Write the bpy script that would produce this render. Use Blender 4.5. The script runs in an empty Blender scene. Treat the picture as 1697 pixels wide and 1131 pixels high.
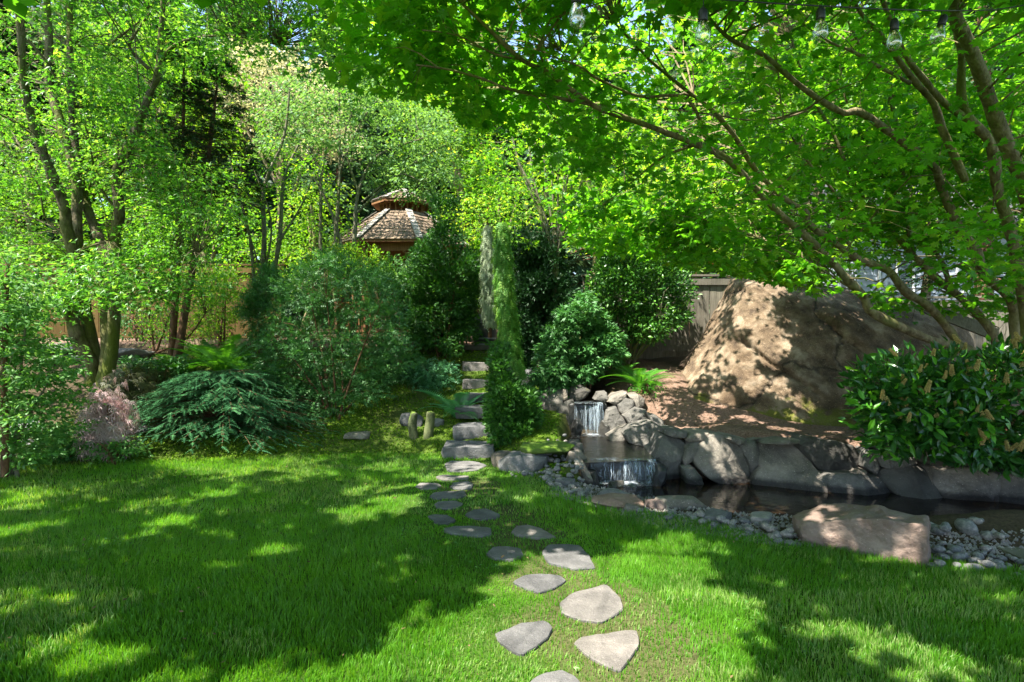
import bpy, bmesh, math
import numpy as np
from mathutils import Vector, Matrix

S = bpy.context.scene
COL = S.collection
R = np.random.default_rng(7)

# ------------------------------------------------------------ camera, light, exposure
F = 943.0                       # focal length in photo pixels (1697 wide)
CAMZ = 1.6
cd = bpy.data.cameras.new('camera')
cd.sensor_width = 36.0
cd.lens = 36.0 * F / 1697.0
cd.clip_end = 600
cd.clip_start = 0.05
cam = bpy.data.objects.new('camera', cd)
COL.objects.link(cam)
cam.location = (0, 0, CAMZ)
cam.rotation_euler = (math.radians(90), 0, 0)
S.camera = cam

SUN = np.array([-0.50, -0.36, 1.12]); SUN /= np.linalg.norm(SUN)
W = bpy.data.worlds.new('World'); S.world = W; W.use_nodes = True
nt = W.node_tree
for n in list(nt.nodes): nt.nodes.remove(n)
sky = nt.nodes.new('ShaderNodeTexSky'); sky.sky_type = 'NISHITA'; sky.sun_disc = False
sky.sun_elevation = math.asin(SUN[2]); sky.sun_rotation = math.atan2(SUN[0], SUN[1])
bg = nt.nodes.new('ShaderNodeBackground'); bg.inputs[1].default_value = 0.125
ow = nt.nodes.new('ShaderNodeOutputWorld')
nt.links.new(sky.outputs[0], bg.inputs[0]); nt.links.new(bg.outputs[0], ow.inputs[0])
sl = bpy.data.lights.new('sun', 'SUN'); sl.energy = 5.0; sl.angle = math.radians(0.53); sl.color = (1.0, 0.95, 0.86)
so = bpy.data.objects.new('sun', sl); COL.objects.link(so)
so.rotation_euler = Vector(SUN).to_track_quat('Z', 'Y').to_euler()
S.view_settings.view_transform = 'Standard'; S.view_settings.look = 'None'
S.view_settings.exposure = 2.15; S.view_settings.gamma = 1.0
S.view_settings.use_curve_mapping = False
S.render.engine = 'CYCLES'
S.cycles.use_denoising = True
S.cycles.max_bounces = 10; S.cycles.diffuse_bounces = 5; S.cycles.transmission_bounces = 8
S.cycles.transparent_max_bounces = 12; S.cycles.glossy_bounces = 3
S.cycles.sample_clamp_indirect = 6.0

# ------------------------------------------------------------ coordinates
def P(px, py, d): return np.array([(px-848.5)/F*d, d, CAMZ-(py-565.5)/F*d])
def PP(px, py, d):
    px, py, d = np.broadcast_arrays(np.asarray(px, float), np.asarray(py, float), np.asarray(d, float))
    return np.stack([(px-848.5)/F*d, d, CAMZ-(py-565.5)/F*d], -1)
def G(px, py, z=0.0):
    d = (CAMZ-z)*F/(py-565.5)
    return np.array([(px-848.5)/F*d, d, z])

# ------------------------------------------------------------ noise
def _h(ix, iy, iz, seed):
    v = np.sin(ix*127.1+iy*311.7+iz*74.7+seed*19.19)*43758.5453
    return v-np.floor(v)
def vn(p, freq=1.0, seed=0, octaves=1):
    p = np.asarray(p, float); out = 0; amp = 1; tot = 0
    for o in range(octaves):
        q = p*freq*(2**o)+seed*3.7; i = np.floor(q); f = q-i; f = f*f*(3-2*f)
        r = 0
        for a in (0, 1):
            for b in (0, 1):
                for c in (0, 1):
                    w = (f[..., 0] if a else 1-f[..., 0])*(f[..., 1] if b else 1-f[..., 1])*(f[..., 2] if c else 1-f[..., 2])
                    r = r+w*_h(i[..., 0]+a, i[..., 1]+b, i[..., 2]+c, seed+o)
        out = out+amp*(r-0.5)*2; tot += amp; amp *= 0.5
    return out/tot
def sstep(a, b, x):
    t = np.clip((x-a)/(b-a), 0, 1); return t*t*(3-2*t)
def inpoly(x, y, poly):
    x = np.asarray(x, float); y = np.asarray(y, float); c = np.zeros(x.shape, bool); n = len(poly)
    for i in range(n):
        x1, y1 = poly[i][:2]; x2, y2 = poly[(i+1) % n][:2]
        if y1 == y2: continue
        cr = ((y1 > y) != (y2 > y)) & (x < (x2-x1)*(y-y1)/(y2-y1)+x1)
        c ^= cr
    return c
def dpoly(x, y, poly):
    d = np.full(np.shape(x), 1e9); n = len(poly)
    for i in range(n):
        a = np.array(poly[i][:2]); b = np.array(poly[(i+1) % n][:2]); ab = b-a
        t = np.clip(((x-a[0])*ab[0]+(y-a[1])*ab[1])/(ab@ab+1e-9), 0, 1)
        d = np.minimum(d, np.hypot(x-a[0]-t*ab[0], y-a[1]-t*ab[1]))
    return np.where(inpoly(x, y, poly), -d, d)

# ------------------------------------------------------------ mesh building
def mesh_np(name, V, F_, smooth=False, rnd=None, rnd2=None):
    """F_: an int array (n,k) or list of such arrays"""
    V = np.asarray(V, np.float32)
    if isinstance(F_, np.ndarray): F_ = [F_]
    me = bpy.data.meshes.new(name)
    me.vertices.add(len(V)); me.vertices.foreach_set('co', V.ravel())
    nl = sum(f.size for f in F_); nf = sum(len(f) for f in F_)
    me.loops.add(nl); me.polygons.add(nf)
    me.loops.foreach_set('vertex_index', np.concatenate([f.ravel() for f in F_]).astype(np.int32))
    tot = np.concatenate([np.full(len(f), f.shape[1]) for f in F_]).astype(np.int32)
    st = np.concatenate([[0], np.cumsum(tot)[:-1]]).astype(np.int32)
    me.polygons.foreach_set('loop_start', st)
    me.polygons.foreach_set('use_smooth', np.full(nf, bool(smooth)))
    me.update(calc_edges=True)
    if rnd is not None:
        a = me.attributes.new('rnd', 'FLOAT', 'POINT'); a.data.foreach_set('value', np.asarray(rnd, np.float32))
    if rnd2 is not None:
        a = me.attributes.new('zone', 'FLOAT_COLOR', 'POINT'); a.data.foreach_set('color', np.asarray(rnd2, np.float32).ravel())
    return me
def add(name, me, mat, parent=None, loc=None, kind=None, label=None, cat=None, group=None):
    o = bpy.data.objects.new(name, me); COL.objects.link(o)
    if mat is not None and me is not None and not me.materials: me.materials.append(mat)
    if parent is not None: o.parent = parent
    if loc is not None: o.location = [float(v) for v in loc]
    tag(o, label, cat, group, kind); return o
def tag(o, label=None, cat=None, group=None, kind=None):
    if label: o['label'] = label
    if cat: o['category'] = cat
    if group: o['group'] = group
    if kind: o['kind'] = kind
    return o
def thing(name, label, cat, loc=(0, 0, 0), rz=0.0, group=None):
    o = bpy.data.objects.new(name, None); COL.objects.link(o); o.empty_display_size = 0.1
    o.location = [float(v) for v in loc]; o.rotation_euler = (0, 0, rz)
    return tag(o, label, cat, group)
def local(V, root):
    return np.asarray(V, float)-np.array(root.location)
def unit(a): return a/np.maximum(np.linalg.norm(a, axis=-1, keepdims=True), 1e-9)

def catmull(pts, rad, sub=4):
    pts = np.asarray(pts, float); rad = np.asarray(rad, float); n = len(pts)
    if n < 3:
        t = np.linspace(0, 1, sub*(n-1)+1)[:, None]; return pts[0]*(1-t)+pts[-1]*t, rad[0]*(1-t[:, 0])+rad[-1]*t[:, 0]
    o = []; r = []
    for i in range(n-1):
        p0 = pts[max(i-1, 0)]; p1 = pts[i]; p2 = pts[i+1]; p3 = pts[min(i+2, n-1)]
        for k in range(sub):
            t = k/sub
            o.append(0.5*((2*p1)+(-p0+p2)*t+(2*p0-5*p1+4*p2-p3)*t*t+(-p0+3*p1-3*p2+p3)*t**3)); r.append(rad[i]*(1-t)+rad[i+1]*t)
    o.append(pts[-1]); r.append(rad[-1]); return np.array(o), np.array(r)
def tube(pts, rad, sides=8, cap=True, bump=0.0, seed=0):
    pts = np.asarray(pts, float); n = len(pts); rad = np.broadcast_to(np.asarray(rad, float), (n,))
    T = unit(np.gradient(pts, axis=0)); ref = np.array([0.3, 0.9, 0.2]) if abs(T[0] @ np.array([0, 0, 1.0])) > .7 else np.array([0, 0, 1.0])
    A = unit(np.cross(T, ref)); B = np.cross(T, A)
    a = np.linspace(0, 2*np.pi, sides, endpoint=False)
    V = pts[:, None]+rad[:, None, None]*(np.cos(a)[None, :, None]*A[:, None]+np.sin(a)[None, :, None]*B[:, None])
    if bump: V = V+bump*(rad[:, None, None])*unit(V-pts[:, None])*vn(V, 6.0, seed, 2)[..., None]*1.0
    V = V.reshape(-1, 3); i = np.arange(n-1)[:, None]*sides; j = np.arange(sides)[None]; k = (j+1) % sides
    Q = np.stack([i+j, i+k, i+k+sides, i+j+sides], -1).reshape(-1, 4)
    return V, Q
def many_tubes(P4, R4, sides=3):
    """P4: (N,K,3) polylines, R4: (N,K) radii, all in one go"""
    N, K, _ = P4.shape
    T = unit(np.gradient(P4, axis=1)); ref = np.array([0.21, 0.13, 0.97]); A = unit(np.cross(T, ref)); B = np.cross(T, A)
    a = np.linspace(0, 2*np.pi, sides, endpoint=False)
    V = P4[:, :, None]+R4[:, :, None, None]*(np.cos(a)[:, None]*A[:, :, None]+np.sin(a)[:, None]*B[:, :, None])
    b = (np.arange(N)*K*sides)[:, None, None]; i = (np.arange(K-1)*sides)[None, :, None]; j = np.arange(sides)[None, None]; k = (j+1) % sides
    Q = np.stack([b+i+j, b+i+k, b+i+k+sides, b+i+j+sides], -1).reshape(-1, 4)
    return V.reshape(-1, 3), Q
class MB:
    def __init__(s): s.V = []; s.F = {}; s.n = 0; s.R = []
    def add(s, V, Fs, r=0.5):
        V = np.asarray(V, float)
        for f in (Fs if isinstance(Fs, list) else [Fs]):
            if len(f): s.F.setdefault(f.shape[1], []).append(f+s.n)
        s.V.append(V); s.n += len(V); s.R.append(np.broadcast_to(np.asarray(r, float), (len(V),)))
    def box(s, c, d, rot=None, taper=1.0):
        v = np.array([[x, y, z] for z in (-.5, .5) for y in (-.5, .5) for x in (-.5, .5)], float)
        v[4:, :2] *= taper; v = v*np.array(d)
        if rot is not None: v = v @ np.array(rot).T
        f = np.array([[0, 2, 3, 1], [4, 5, 7, 6], [0, 1, 5, 4], [2, 6, 7, 3], [0, 4, 6, 2], [1, 3, 7, 5]])
        s.add(v+np.array(c), f)
    def mesh(s, name, smooth=False, org=(0, 0, 0)):
        return mesh_np(name, np.concatenate(s.V)-np.array(org, float), [np.concatenate(f) for f in s.F.values()], smooth, np.concatenate(s.R))
def rz(a): c, s_ = math.cos(a), math.sin(a); return np.array([[c, -s_, 0], [s_, c, 0], [0, 0, 1]])

# ------------------------------------------------------------ materials
def rgb(c): return (*c, 1.0)
class NM:
    def __init__(s, name):
        s.m = bpy.data.materials.new(name); s.m.use_nodes = True; s.t = s.m.node_tree
        for n in list(s.t.nodes): s.t.nodes.remove(n)
        s.out = s.N('ShaderNodeOutputMaterial')
    def N(s, ty, **kw):
        n = s.t.nodes.new(ty)
        for k, v in kw.items():
            if k.startswith('i_'): n.inputs[k[2:].replace('_', ' ')].default_value = v
            else: setattr(n, k, v)
        return n
    def L(s, a, b): s.t.links.new(a, b)
    def coord(s, kind='Object', scale=(1, 1, 1)):
        c = s.N('ShaderNodeTexCoord'); m = s.N('ShaderNodeMapping'); m.inputs['Scale'].default_value = scale
        s.L(c.outputs[kind], m.inputs[0]); return m.outputs[0]
    def noise(s, co, scale, detail=4, rough=0.55):
        n = s.N('ShaderNodeTexNoise'); n.inputs['Scale'].default_value = scale; n.inputs['Detail'].default_value = detail; n.inputs['Roughness'].default_value = rough
        s.L(co, n.inputs['Vector']); return n.outputs['Fac']
    def ramp(s, fac, stops):
        r = s.N('ShaderNodeValToRGB'); e = r.color_ramp.elements
        while len(e) < len(stops): e.new(0.5)
        for k, (p, c) in enumerate(stops): e[k].position = p; e[k].color = rgb(c) if len(c) == 3 else c
        s.L(fac, r.inputs[0]); return r.outputs[0]
    def mix(s, f, a, b, mode='MIX'):
        m = s.N('ShaderNodeMix', data_type='RGBA', blend_type=mode)
        for sock, v in ((m.inputs[0], f), (m.inputs[6], a), (m.inputs[7], b)):
            if isinstance(v, (int, float)): sock.default_value = v
            elif isinstance(v, tuple): sock.default_value = rgb(v)
            else: s.L(v, sock)
        return m.outputs[2]
    def math(s, op, a, b=None, clamp=False):
        m = s.N('ShaderNodeMath', operation=op, use_clamp=clamp)
        for k, v in enumerate((a, b)):
            if v is None: continue
            if isinstance(v, (int, float)): m.inputs[k].default_value = v
            else: s.L(v, m.inputs[k])
        return m.outputs[0]
    def bump(s, h, strength=0.4, dist=0.02):
        b = s.N('ShaderNodeBump'); b.inputs['Strength'].default_value = strength; b.inputs['Distance'].default_value = dist
        s.L(h, b.inputs['Height']); return b.outputs[0]
    def prin(s, col, rough=0.7, spec=0.4, normal=None, **kw):
        p = s.N('ShaderNodeBsdfPrincipled')
        if isinstance(col, tuple): p.inputs['Base Color'].default_value = rgb(col)
        else: s.L(col, p.inputs['Base Color'])
        if isinstance(rough, (int, float)): p.inputs['Roughness'].default_value = rough
        else: s.L(rough, p.inputs['Roughness'])
        p.inputs['Specular IOR Level'].default_value = spec
        if normal is not None: s.L(normal, p.inputs['Normal'])
        for k, v in kw.items(): p.inputs[k.replace('_', ' ')].default_value = v
        return p.outputs[0]
    def done(s, sh): s.L(sh, s.out.inputs[0]); return s.m
    def rnd(s):
        a = s.N('ShaderNodeAttribute', attribute_name='rnd'); o = s.N('ShaderNodeObjectInfo')
        return s.math('FRACT', s.math('ADD', a.outputs['Fac'], o.outputs['Random']))
def leaf_mat(name, c1, c2, trans=0.42, rough=0.5, spec=0.35, glow=(1.5, 1.35, 0.6), c3=None, p3=0.97):
    m = NM(name); r = m.rnd()
    st = [(0.0, c1), (0.75, c2)]
    if c3: st.append((p3, c3))
    col = m.ramp(r, st)
    co = m.coord('Object'); n = m.noise(co, 1.3, 2)
    col = m.mix(0.45, col, m.ramp(n, [(0.3, (0.55, 0.6, 0.5)), (0.7, (1.25, 1.2, 1.1))]), 'MULTIPLY')
    p = m.prin(col, rough, spec)
    t = m.N('ShaderNodeBsdfTranslucent'); m.L(m.mix(1.0, col, glow, 'MULTIPLY'), t.inputs[0])
    x = m.N('ShaderNodeMixShader'); x.inputs[0].default_value = trans
    m.L(p, x.inputs[1]); m.L(t.outputs[0], x.inputs[2]); return m.done(x.outputs[0])
def bark_mat(name, dark, light, moss=(0.07, 0.09, 0.012), mossy=0.35, sc=1.0):
    m = NM(name); co = m.coord('Object', (1, 1, 0.45)); n1 = m.noise(co, 14*sc, 6); n2 = m.noise(co, 2.2, 3); n3 = m.noise(co, 60*sc, 3)
    col = m.ramp(n1, [(0.35, dark), (0.65, light)])
    col = m.mix(m.ramp(n2, [(0.62-mossy*0.5, (0, 0, 0)), (0.78-mossy*0.4, (1, 1, 1))]), col, moss)
    col = m.mix(0.3, col, m.ramp(n3, [(0.3, (0.5,)*3), (0.7, (1.3,)*3)]), 'MULTIPLY')
    return m.done(m.prin(col, 0.85, 0.2, m.bump(m.math('ADD', n1, m.math('MULTIPLY', n3, 0.4)), 1.0, 0.03)))
def rock_mat(name, a, b, c, moss=0.0, speck=0.5, bump=0.6, mosscol=(0.09, 0.12, 0.012), wet=None, scale=1.0, rough=0.85, floor=0.0, cracks=False):
    m = NM(name); co = m.coord('Object', (scale,)*3)
    o = m.N('ShaderNodeObjectInfo'); vadd = m.N('ShaderNodeVectorMath', operation='ADD')
    m.L(co, vadd.inputs[0]); m.L(o.outputs['Location'], vadd.inputs[1]); co = vadd.outputs[0]
    n1 = m.noise(co, 3.0, 8, 0.6); n2 = m.noise(co, 22, 6, 0.7); n3 = m.noise(co, 70, 4, 0.7)
    col = m.ramp(n1, [(0.3, a), (0.5, b), (0.7, c)])
    col = m.mix(m.math('MULTIPLY', n2, 0.8), col, m.mix(0.5, col, (0.03, 0.03, 0.03)))
    sp = m.ramp(n3, [(0.62, (0, 0, 0)), (0.7, (1, 1, 1))]); col = m.mix(m.math('MULTIPLY', sp, speck), col, tuple(min(1, v*2.2+0.05) for v in c))
    dk = m.ramp(n3, [(0.3, (1, 1, 1)), (0.38, (0, 0, 0))]); col = m.mix(m.math('MULTIPLY', dk, speck*0.8), col, (0.02, 0.02, 0.018))
    col = m.mix(0.7, col, m.ramp(o.outputs['Random'], [(0.0, (0.5, 0.52, 0.56)), (0.5, (1.0, 1.0, 1.0)), (1.0, (1.5, 1.35, 1.2))]), 'MULTIPLY')
    if moss > 0:
        g = m.N('ShaderNodeNewGeometry'); sx = m.N('ShaderNodeSeparateXYZ'); m.L(g.outputs['Normal'], sx.inputs[0])
        k = m.math('ADD', m.math('MULTIPLY', sx.outputs[2], 0.25), m.math('ADD', m.noise(co, 2.0, 5, 0.65), moss-0.5))
        if floor:
            s2 = m.N('ShaderNodeSeparateXYZ'); m.L(g.outputs['Position'], s2.inputs[0])
            k = m.math('ADD', k, m.math('MULTIPLY', m.math('SUBTRACT', floor, s2.outputs[2], True), 0.75))
        col = m.mix(m.ramp(k, [(0.62, (0, 0, 0)), (0.72, (1, 1, 1))]), col, m.ramp(n3, [(0.3, tuple(v*0.6 for v in mosscol)), (0.7, tuple(v*1.5 for v in mosscol))]))
    if wet is not None:     # wet band just above the water line
        g = m.N('ShaderNodeNewGeometry'); sx = m.N('ShaderNodeSeparateXYZ'); m.L(g.outputs['Position'], sx.inputs[0])
        wv = m.ramp(m.math('ADD', m.math('SUBTRACT', sx.outputs[2], wet), m.math('MULTIPLY', n1, 0.05)), [(0.08, (1, 1, 1)), (0.13, (0, 0, 0))])
        col = m.mix(wv, col, m.mix(1.0, col, (0.3, 0.3, 0.32), 'MULTIPLY'))
    h = m.math('ADD', m.math('MULTIPLY', n1, 1.0), m.math('ADD', m.math('MULTIPLY', n2, 0.5), m.math('MULTIPLY', n3, 0.15)))
    if cracks:
        st = m.ramp(m.noise(m.coord('Object', (.6, .6, 1.5)), 1.3, 6, 0.6), [(0.35, (0.5, 0.44, 0.36)), (0.55, (1.0, 1.0, 1.0)), (0.7, (1.2, 1.2, 1.2))]); col = m.mix(0.9, col, st, 'MULTIPLY')
        vo = m.N('ShaderNodeTexVoronoi', feature='DISTANCE_TO_EDGE'); vo.inputs['Scale'].default_value = 0.32
        dn = m.N('ShaderNodeTexNoise'); dn.inputs['Scale'].default_value = 1.6; dn.inputs['Detail'].default_value = 5; m.L(co, dn.inputs['Vector'])
        mx = m.N('ShaderNodeVectorMath', operation='MULTIPLY_ADD'); mx.inputs[1].default_value = (.7, .7, .7); m.L(dn.outputs['Color'], mx.inputs[0]); m.L(co, mx.inputs[2]); m.L(mx.outputs[0], vo.inputs['Vector'])
        cr = m.ramp(vo.outputs['Distance'], [(0.0, (0, 0, 0)), (0.022, (1, 1, 1))]); h = m.math('ADD', h, m.math('MULTIPLY', cr, 0.9)); col = m.mix(1.0, col, m.ramp(vo.outputs['Distance'], [(0.0, (0.3,)*3), (0.014, (1,)*3)]), 'MULTIPLY')
    return m.done(m.prin(col, rough, 0.3, m.bump(h, bump, 0.03)))
def wood_mat(name, a, b, sc=(1, 1, 0.06), moss=0.0):
    m = NM(name); co = m.coord('Object', sc); n = m.noise(co, 60, 5, 0.65); n2 = m.noise(m.coord('Object'), 2.5, 4)
    o = m.N('ShaderNodeObjectInfo')
    col = m.ramp(n, [(0.3, a), (0.7, b)]); col = m.mix(0.55, col, m.ramp(o.outputs['Random'], [(0, (0.65,)*3), (1, (1.3, 1.25, 1.2))]), 'MULTIPLY')
    col = m.mix(0.5, col, m.ramp(n2, [(0.3, (0.5,)*3), (0.7, (1.2,)*3)]), 'MULTIPLY')
    if moss: col = m.mix(m.ramp(m.noise(m.coord('Object'), 6, 5), [(0.62-moss, (0, 0, 0)), (0.75-moss, (1, 1, 1))]), col, (0.06, 0.07, 0.015))
    return m.done(m.prin(col, 0.8, 0.2, m.bump(n, 0.5, 0.004)))

M = {}
M['maple'] = leaf_mat('maple_leaf_green', (0.045, 0.165, 0.008), (0.075, 0.235, 0.012), 0.58, 0.42, 0.4, (2.6, 2.3, 1.2), (0.15, 0.30, 0.02), .93)
M['jmaple'] = leaf_mat('japanese_maple_leaf', (0.032, 0.135, 0.012), (0.065, 0.215, 0.018), 0.5, 0.42, 0.45, (2.2, 1.9, 1.0), (0.15, 0.31, 0.05), .92)
M['vine'] = leaf_mat('vine_maple_leaf', (0.06, 0.2, 0.016), (0.10, 0.28, 0.022), 0.55, 0.5, 0.35, (2.3, 1.9, 0.8), (0.2, 0.38, 0.03), .9)
M['lime'] = leaf_mat('lime_leaf', (0.075, 0.22, 0.012), (0.15, 0.33, 0.02), 0.48, 0.55, 0.3, (1.8, 1.6, 0.7), (0.34, 0.47, 0.06), .9)
M['cream'] = leaf_mat('cream_leaf', (0.42, 0.40, 0.22), (0.58, 0.55, 0.36), 0.35, 0.6, 0.3, (1.1, 1.1, 0.8))
M['silver'] = leaf_mat('grey_green_leaf', (0.08, 0.19, 0.05), (0.13, 0.27, 0.08), 0.45, 0.55, 0.3, (1.7, 1.5, 0.8), (0.2, 0.34, 0.13), .93)
M['yew'] = leaf_mat('yew_needle', (0.03, 0.11, 0.026), (0.06, 0.19, 0.045), 0.25, 0.5, 0.35, (1.6, 1.6, 0.8), (0.08, 0.2, 0.05), .93)
M['spruce'] = leaf_mat('spruce_needle', (0.034, 0.13, 0.055), (0.065, 0.21, 0.08), 0.22, 0.45, 0.4, (1.4, 1.4, 1.0), (0.10, 0.28, 0.11), .92)
M['hinoki'] = leaf_mat('hinoki_spray', (0.018, 0.072, 0.010), (0.04, 0.14, 0.016), 0.25, 0.5, 0.35, (1.6, 1.6, 0.7), (0.07, 0.2, 0.02), .93)
M['juniper'] = leaf_mat('juniper_scale', (0.06, 0.18, 0.018), (0.12, 0.31, 0.035), 0.3, 0.5, 0.3, (1.6, 1.5, 0.7), (0.2, 0.36, 0.06), .9)
M['bluegrey'] = leaf_mat('pale_juniper_scale', (0.2, 0.26, 0.16), (0.32, 0.38, 0.24), 0.3, 0.6, 0.3, (1.2, 1.2, 0.9))
M['conifer'] = leaf_mat('dark_conifer', (0.010, 0.038, 0.012), (0.022, 0.07, 0.02), 0.15, 0.5, 0.3, (1.3, 1.3, 0.8))
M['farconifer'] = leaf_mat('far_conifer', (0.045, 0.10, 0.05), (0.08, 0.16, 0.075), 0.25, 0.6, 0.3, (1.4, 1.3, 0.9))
M['broad'] = leaf_mat('broadleaf_green', (0.05, 0.14, 0.014), (0.09, 0.22, 0.02), 0.5, 0.5, 0.4, (2.0, 1.8, 0.7), (0.18, 0.30, 0.03))
M['euonymus'] = leaf_mat('glossy_small_leaf', (0.018, 0.075, 0.010), (0.04, 0.14, 0.016), 0.28, 0.38, 0.45, (1.8, 1.7, 0.7), (0.12, 0.3, 0.04), .88)
M['laurel'] = leaf_mat('laurel_leaf', (0.010, 0.05, 0.010), (0.026, 0.11, 0.014), 0.28, 0.3, 0.55, (2.4, 1.9, 0.6), (0.08, 0.28, 0.015), .9)
M['dogwood'] = leaf_mat('shrub_leaf', (0.05, 0.16, 0.03), (0.10, 0.25, 0.05), 0.42, 0.5, 0.35, (1.8, 1.6, 0.8), (0.2, 0.38, 0.12), .92)
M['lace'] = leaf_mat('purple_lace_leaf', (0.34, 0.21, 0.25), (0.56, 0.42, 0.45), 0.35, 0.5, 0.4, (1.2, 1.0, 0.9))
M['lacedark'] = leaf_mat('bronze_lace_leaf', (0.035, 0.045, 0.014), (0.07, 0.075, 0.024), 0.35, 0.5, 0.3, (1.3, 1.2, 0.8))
M['fern'] = leaf_mat('fern_frond_green', (0.04, 0.17, 0.018), (0.08, 0.26, 0.024), 0.45, 0.45, 0.4, (1.9, 1.7, 0.7))
M['sword'] = leaf_mat('sword_fern_green', (0.05, 0.2, 0.07), (0.08, 0.28, 0.10), 0.35, 0.4, 0.5, (1.5, 1.5, 0.8))
M['moss'] = leaf_mat('moss_tufts', (0.05, 0.13, 0.006), (0.10, 0.20, 0.010), 0.25, 0.8, 0.1, (1.3, 1.2, 0.6), (0.15, 0.25, 0.015))
M['grass'] = leaf_mat('lawn_grass', (0.06, 0.19, 0.010), (0.13, 0.33, 0.018), 0.45, 0.45, 0.4, (1.9, 1.6, 0.6), (0.26, 0.36, 0.12))
M['dry'] = leaf_mat('dry_litter', (0.07, 0.045, 0.022), (0.19, 0.135, 0.07), 0.1, 0.9, 0.1, (1, 1, 1))
M['flower'] = leaf_mat('spent_blossom', (0.30, 0.21, 0.07), (0.46, 0.36, 0.13), 0.2, 0.8, 0.1, (1, 1, 1))
M['redflower'] = leaf_mat('red_blossom', (0.45, 0.02, 0.04), (0.6, 0.05, 0.09), 0.3, 0.6, 0.2, (1, 1, 1))
M['bark'] = bark_mat('maple_bark', (0.10, 0.075, 0.04), (0.27, 0.22, 0.13), (0.13, 0.14, 0.035), 0.3)
M['barkmoss'] = bark_mat('mossy_bark', (0.05, 0.035, 0.02), (0.17, 0.14, 0.085), (0.085, 0.10, 0.014), 0.42)
M['barkred'] = bark_mat('red_brown_bark', (0.07, 0.035, 0.018), (0.16, 0.085, 0.045), (0.06, 0.06, 0.02), 0.05)
M['barkgrey'] = bark_mat('grey_green_bark', (0.09, 0.085, 0.05), (0.2, 0.185, 0.12), (0.10, 0.12, 0.03), 0.3)
M['granite'] = rock_mat('brown_granite', (0.055, 0.034, 0.018), (0.155, 0.105, 0.06), (0.34, 0.265, 0.185), 0.17, 1.0, 1.0, (0.10, 0.105, 0.014), scale=1.5, floor=1.05, cracks=True)
M['basalt'] = rock_mat('grey_wall_rock', (0.06, 0.056, 0.048), (0.135, 0.124, 0.106), (0.24, 0.22, 0.185), 0.08, 0.7, 1.0, (0.06, 0.07, 0.010), wet=-0.15)
M['fallrock'] = rock_mat('wet_fall_rock', (0.015, 0.015, 0.015), (0.035, 0.035, 0.032), (0.06, 0.058, 0.05), 0.0, 0.2, 0.7, rough=0.3)
M['mossrock'] = rock_mat('mossy_rock', (0.045, 0.04, 0.034), (0.08, 0.074, 0.06), (0.12, 0.11, 0.09), 0.27, 0.4, 0.9, (0.09, 0.085, 0.010))
M['mosspost'] = rock_mat('mossy_post_stone', (0.05, 0.055, 0.025), (0.09, 0.11, 0.04), (0.14, 0.16, 0.07), 0.5, 0.4, 1.0, (0.10, 0.15, 0.02))
M['mossmound'] = rock_mat('moss_mound', (0.05, 0.07, 0.012), (0.08, 0.13, 0.014), (0.12, 0.19, 0.016), 0.45, 0.1, 1.0, (0.10, 0.17, 0.012))
M['bluerock'] = rock_mat('grey_step_rock', (0.07, 0.07, 0.072), (0.14, 0.138, 0.135), (0.25, 0.24, 0.232), 0.05, 0.8, 0.9, (0.05, 0.065, 0.012))
M['flag'] = rock_mat('flagstone', (0.075, 0.072, 0.068), (0.125, 0.12, 0.115), (0.20, 0.19, 0.178), 0.03, 0.5, 0.8, (0.06, 0.07, 0.02), scale=1.6)
M['pink'] = rock_mat('pinkish_block_rock', (0.12, 0.08, 0.062), (0.19, 0.135, 0.108), (0.28, 0.225, 0.185), 0.0, 0.4, 1.0)
M['peb'] = rock_mat('river_pebble', (0.08, 0.082, 0.084), (0.16, 0.158, 0.15), (0.30, 0.28, 0.255), 0.0, 0.5, 0.15, scale=2.0, rough=0.6)
M['slab'] = rock_mat('olive_slab', (0.075, 0.075, 0.05), (0.11, 0.107, 0.075), (0.15, 0.145, 0.105), 0.0, 0.2, 0.4)
M['soil'] = rock_mat('shore_soil', (0.07, 0.05, 0.035), (0.12, 0.09, 0.065), (0.18, 0.145, 0.11), 0.0, 0.5, 0.8)
M['fence'] = wood_mat('cedar_fence', (0.07, 0.045, 0.012), (0.14, 0.09, 0.026))
M['fencegrey'] = wood_mat('weathered_fence', (0.10, 0.088, 0.066), (0.21, 0.19, 0.15))
M['darkwood'] = wood_mat('dark_timber', (0.03, 0.022, 0.015), (0.07, 0.05, 0.035))
M['gaz'] = wood_mat('gazebo_timber', (0.15, 0.07, 0.03), (0.30, 0.15, 0.065))
M['shingle'] = wood_mat('cedar_shingle', (0.12, 0.085, 0.055), (0.25, 0.185, 0.13), (1, 1, 1), 0.02)
M['hipshingle'] = wood_mat('grey_hip_shingle', (0.24, 0.22, 0.19), (0.4, 0.37, 0.33), (1, 1, 1))
M['edging'] = wood_mat('path_edging', (0.25, 0.18, 0.11), (0.4, 0.31, 0.21), (0.06, 1, 1))
m = NM('siding'); M['siding'] = m.done(m.prin((0.36, 0.40, 0.46), 0.7, 0.3))
m = NM('white_trim'); M['trim'] = m.done(m.prin((0.75, 0.75, 0.74), 0.6, 0.3))
m = NM('window_glass'); M['winglass'] = m.done(m.prin((0.04, 0.06, 0.08), 0.05, 0.8))
m = NM('roof_dark'); M['roof'] = m.done(m.prin((0.06, 0.06, 0.065), 0.9, 0.2))
m = NM('black_rubber'); M['rubber'] = m.done(m.prin((0.012, 0.013, 0.016), 0.45, 0.5))
m = NM('bulb_glass'); g = m.N('ShaderNodeBsdfGlass'); g.inputs['Roughness'].default_value = 0.0; g.inputs['IOR'].default_value = 1.15
g.inputs['Color'].default_value = (0.97, 0.98, 0.97, 1); tr = m.N('ShaderNodeBsdfTransparent'); gl = m.N('ShaderNodeBsdfGlossy'); gl.inputs['Roughness'].default_value = 0.18
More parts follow.
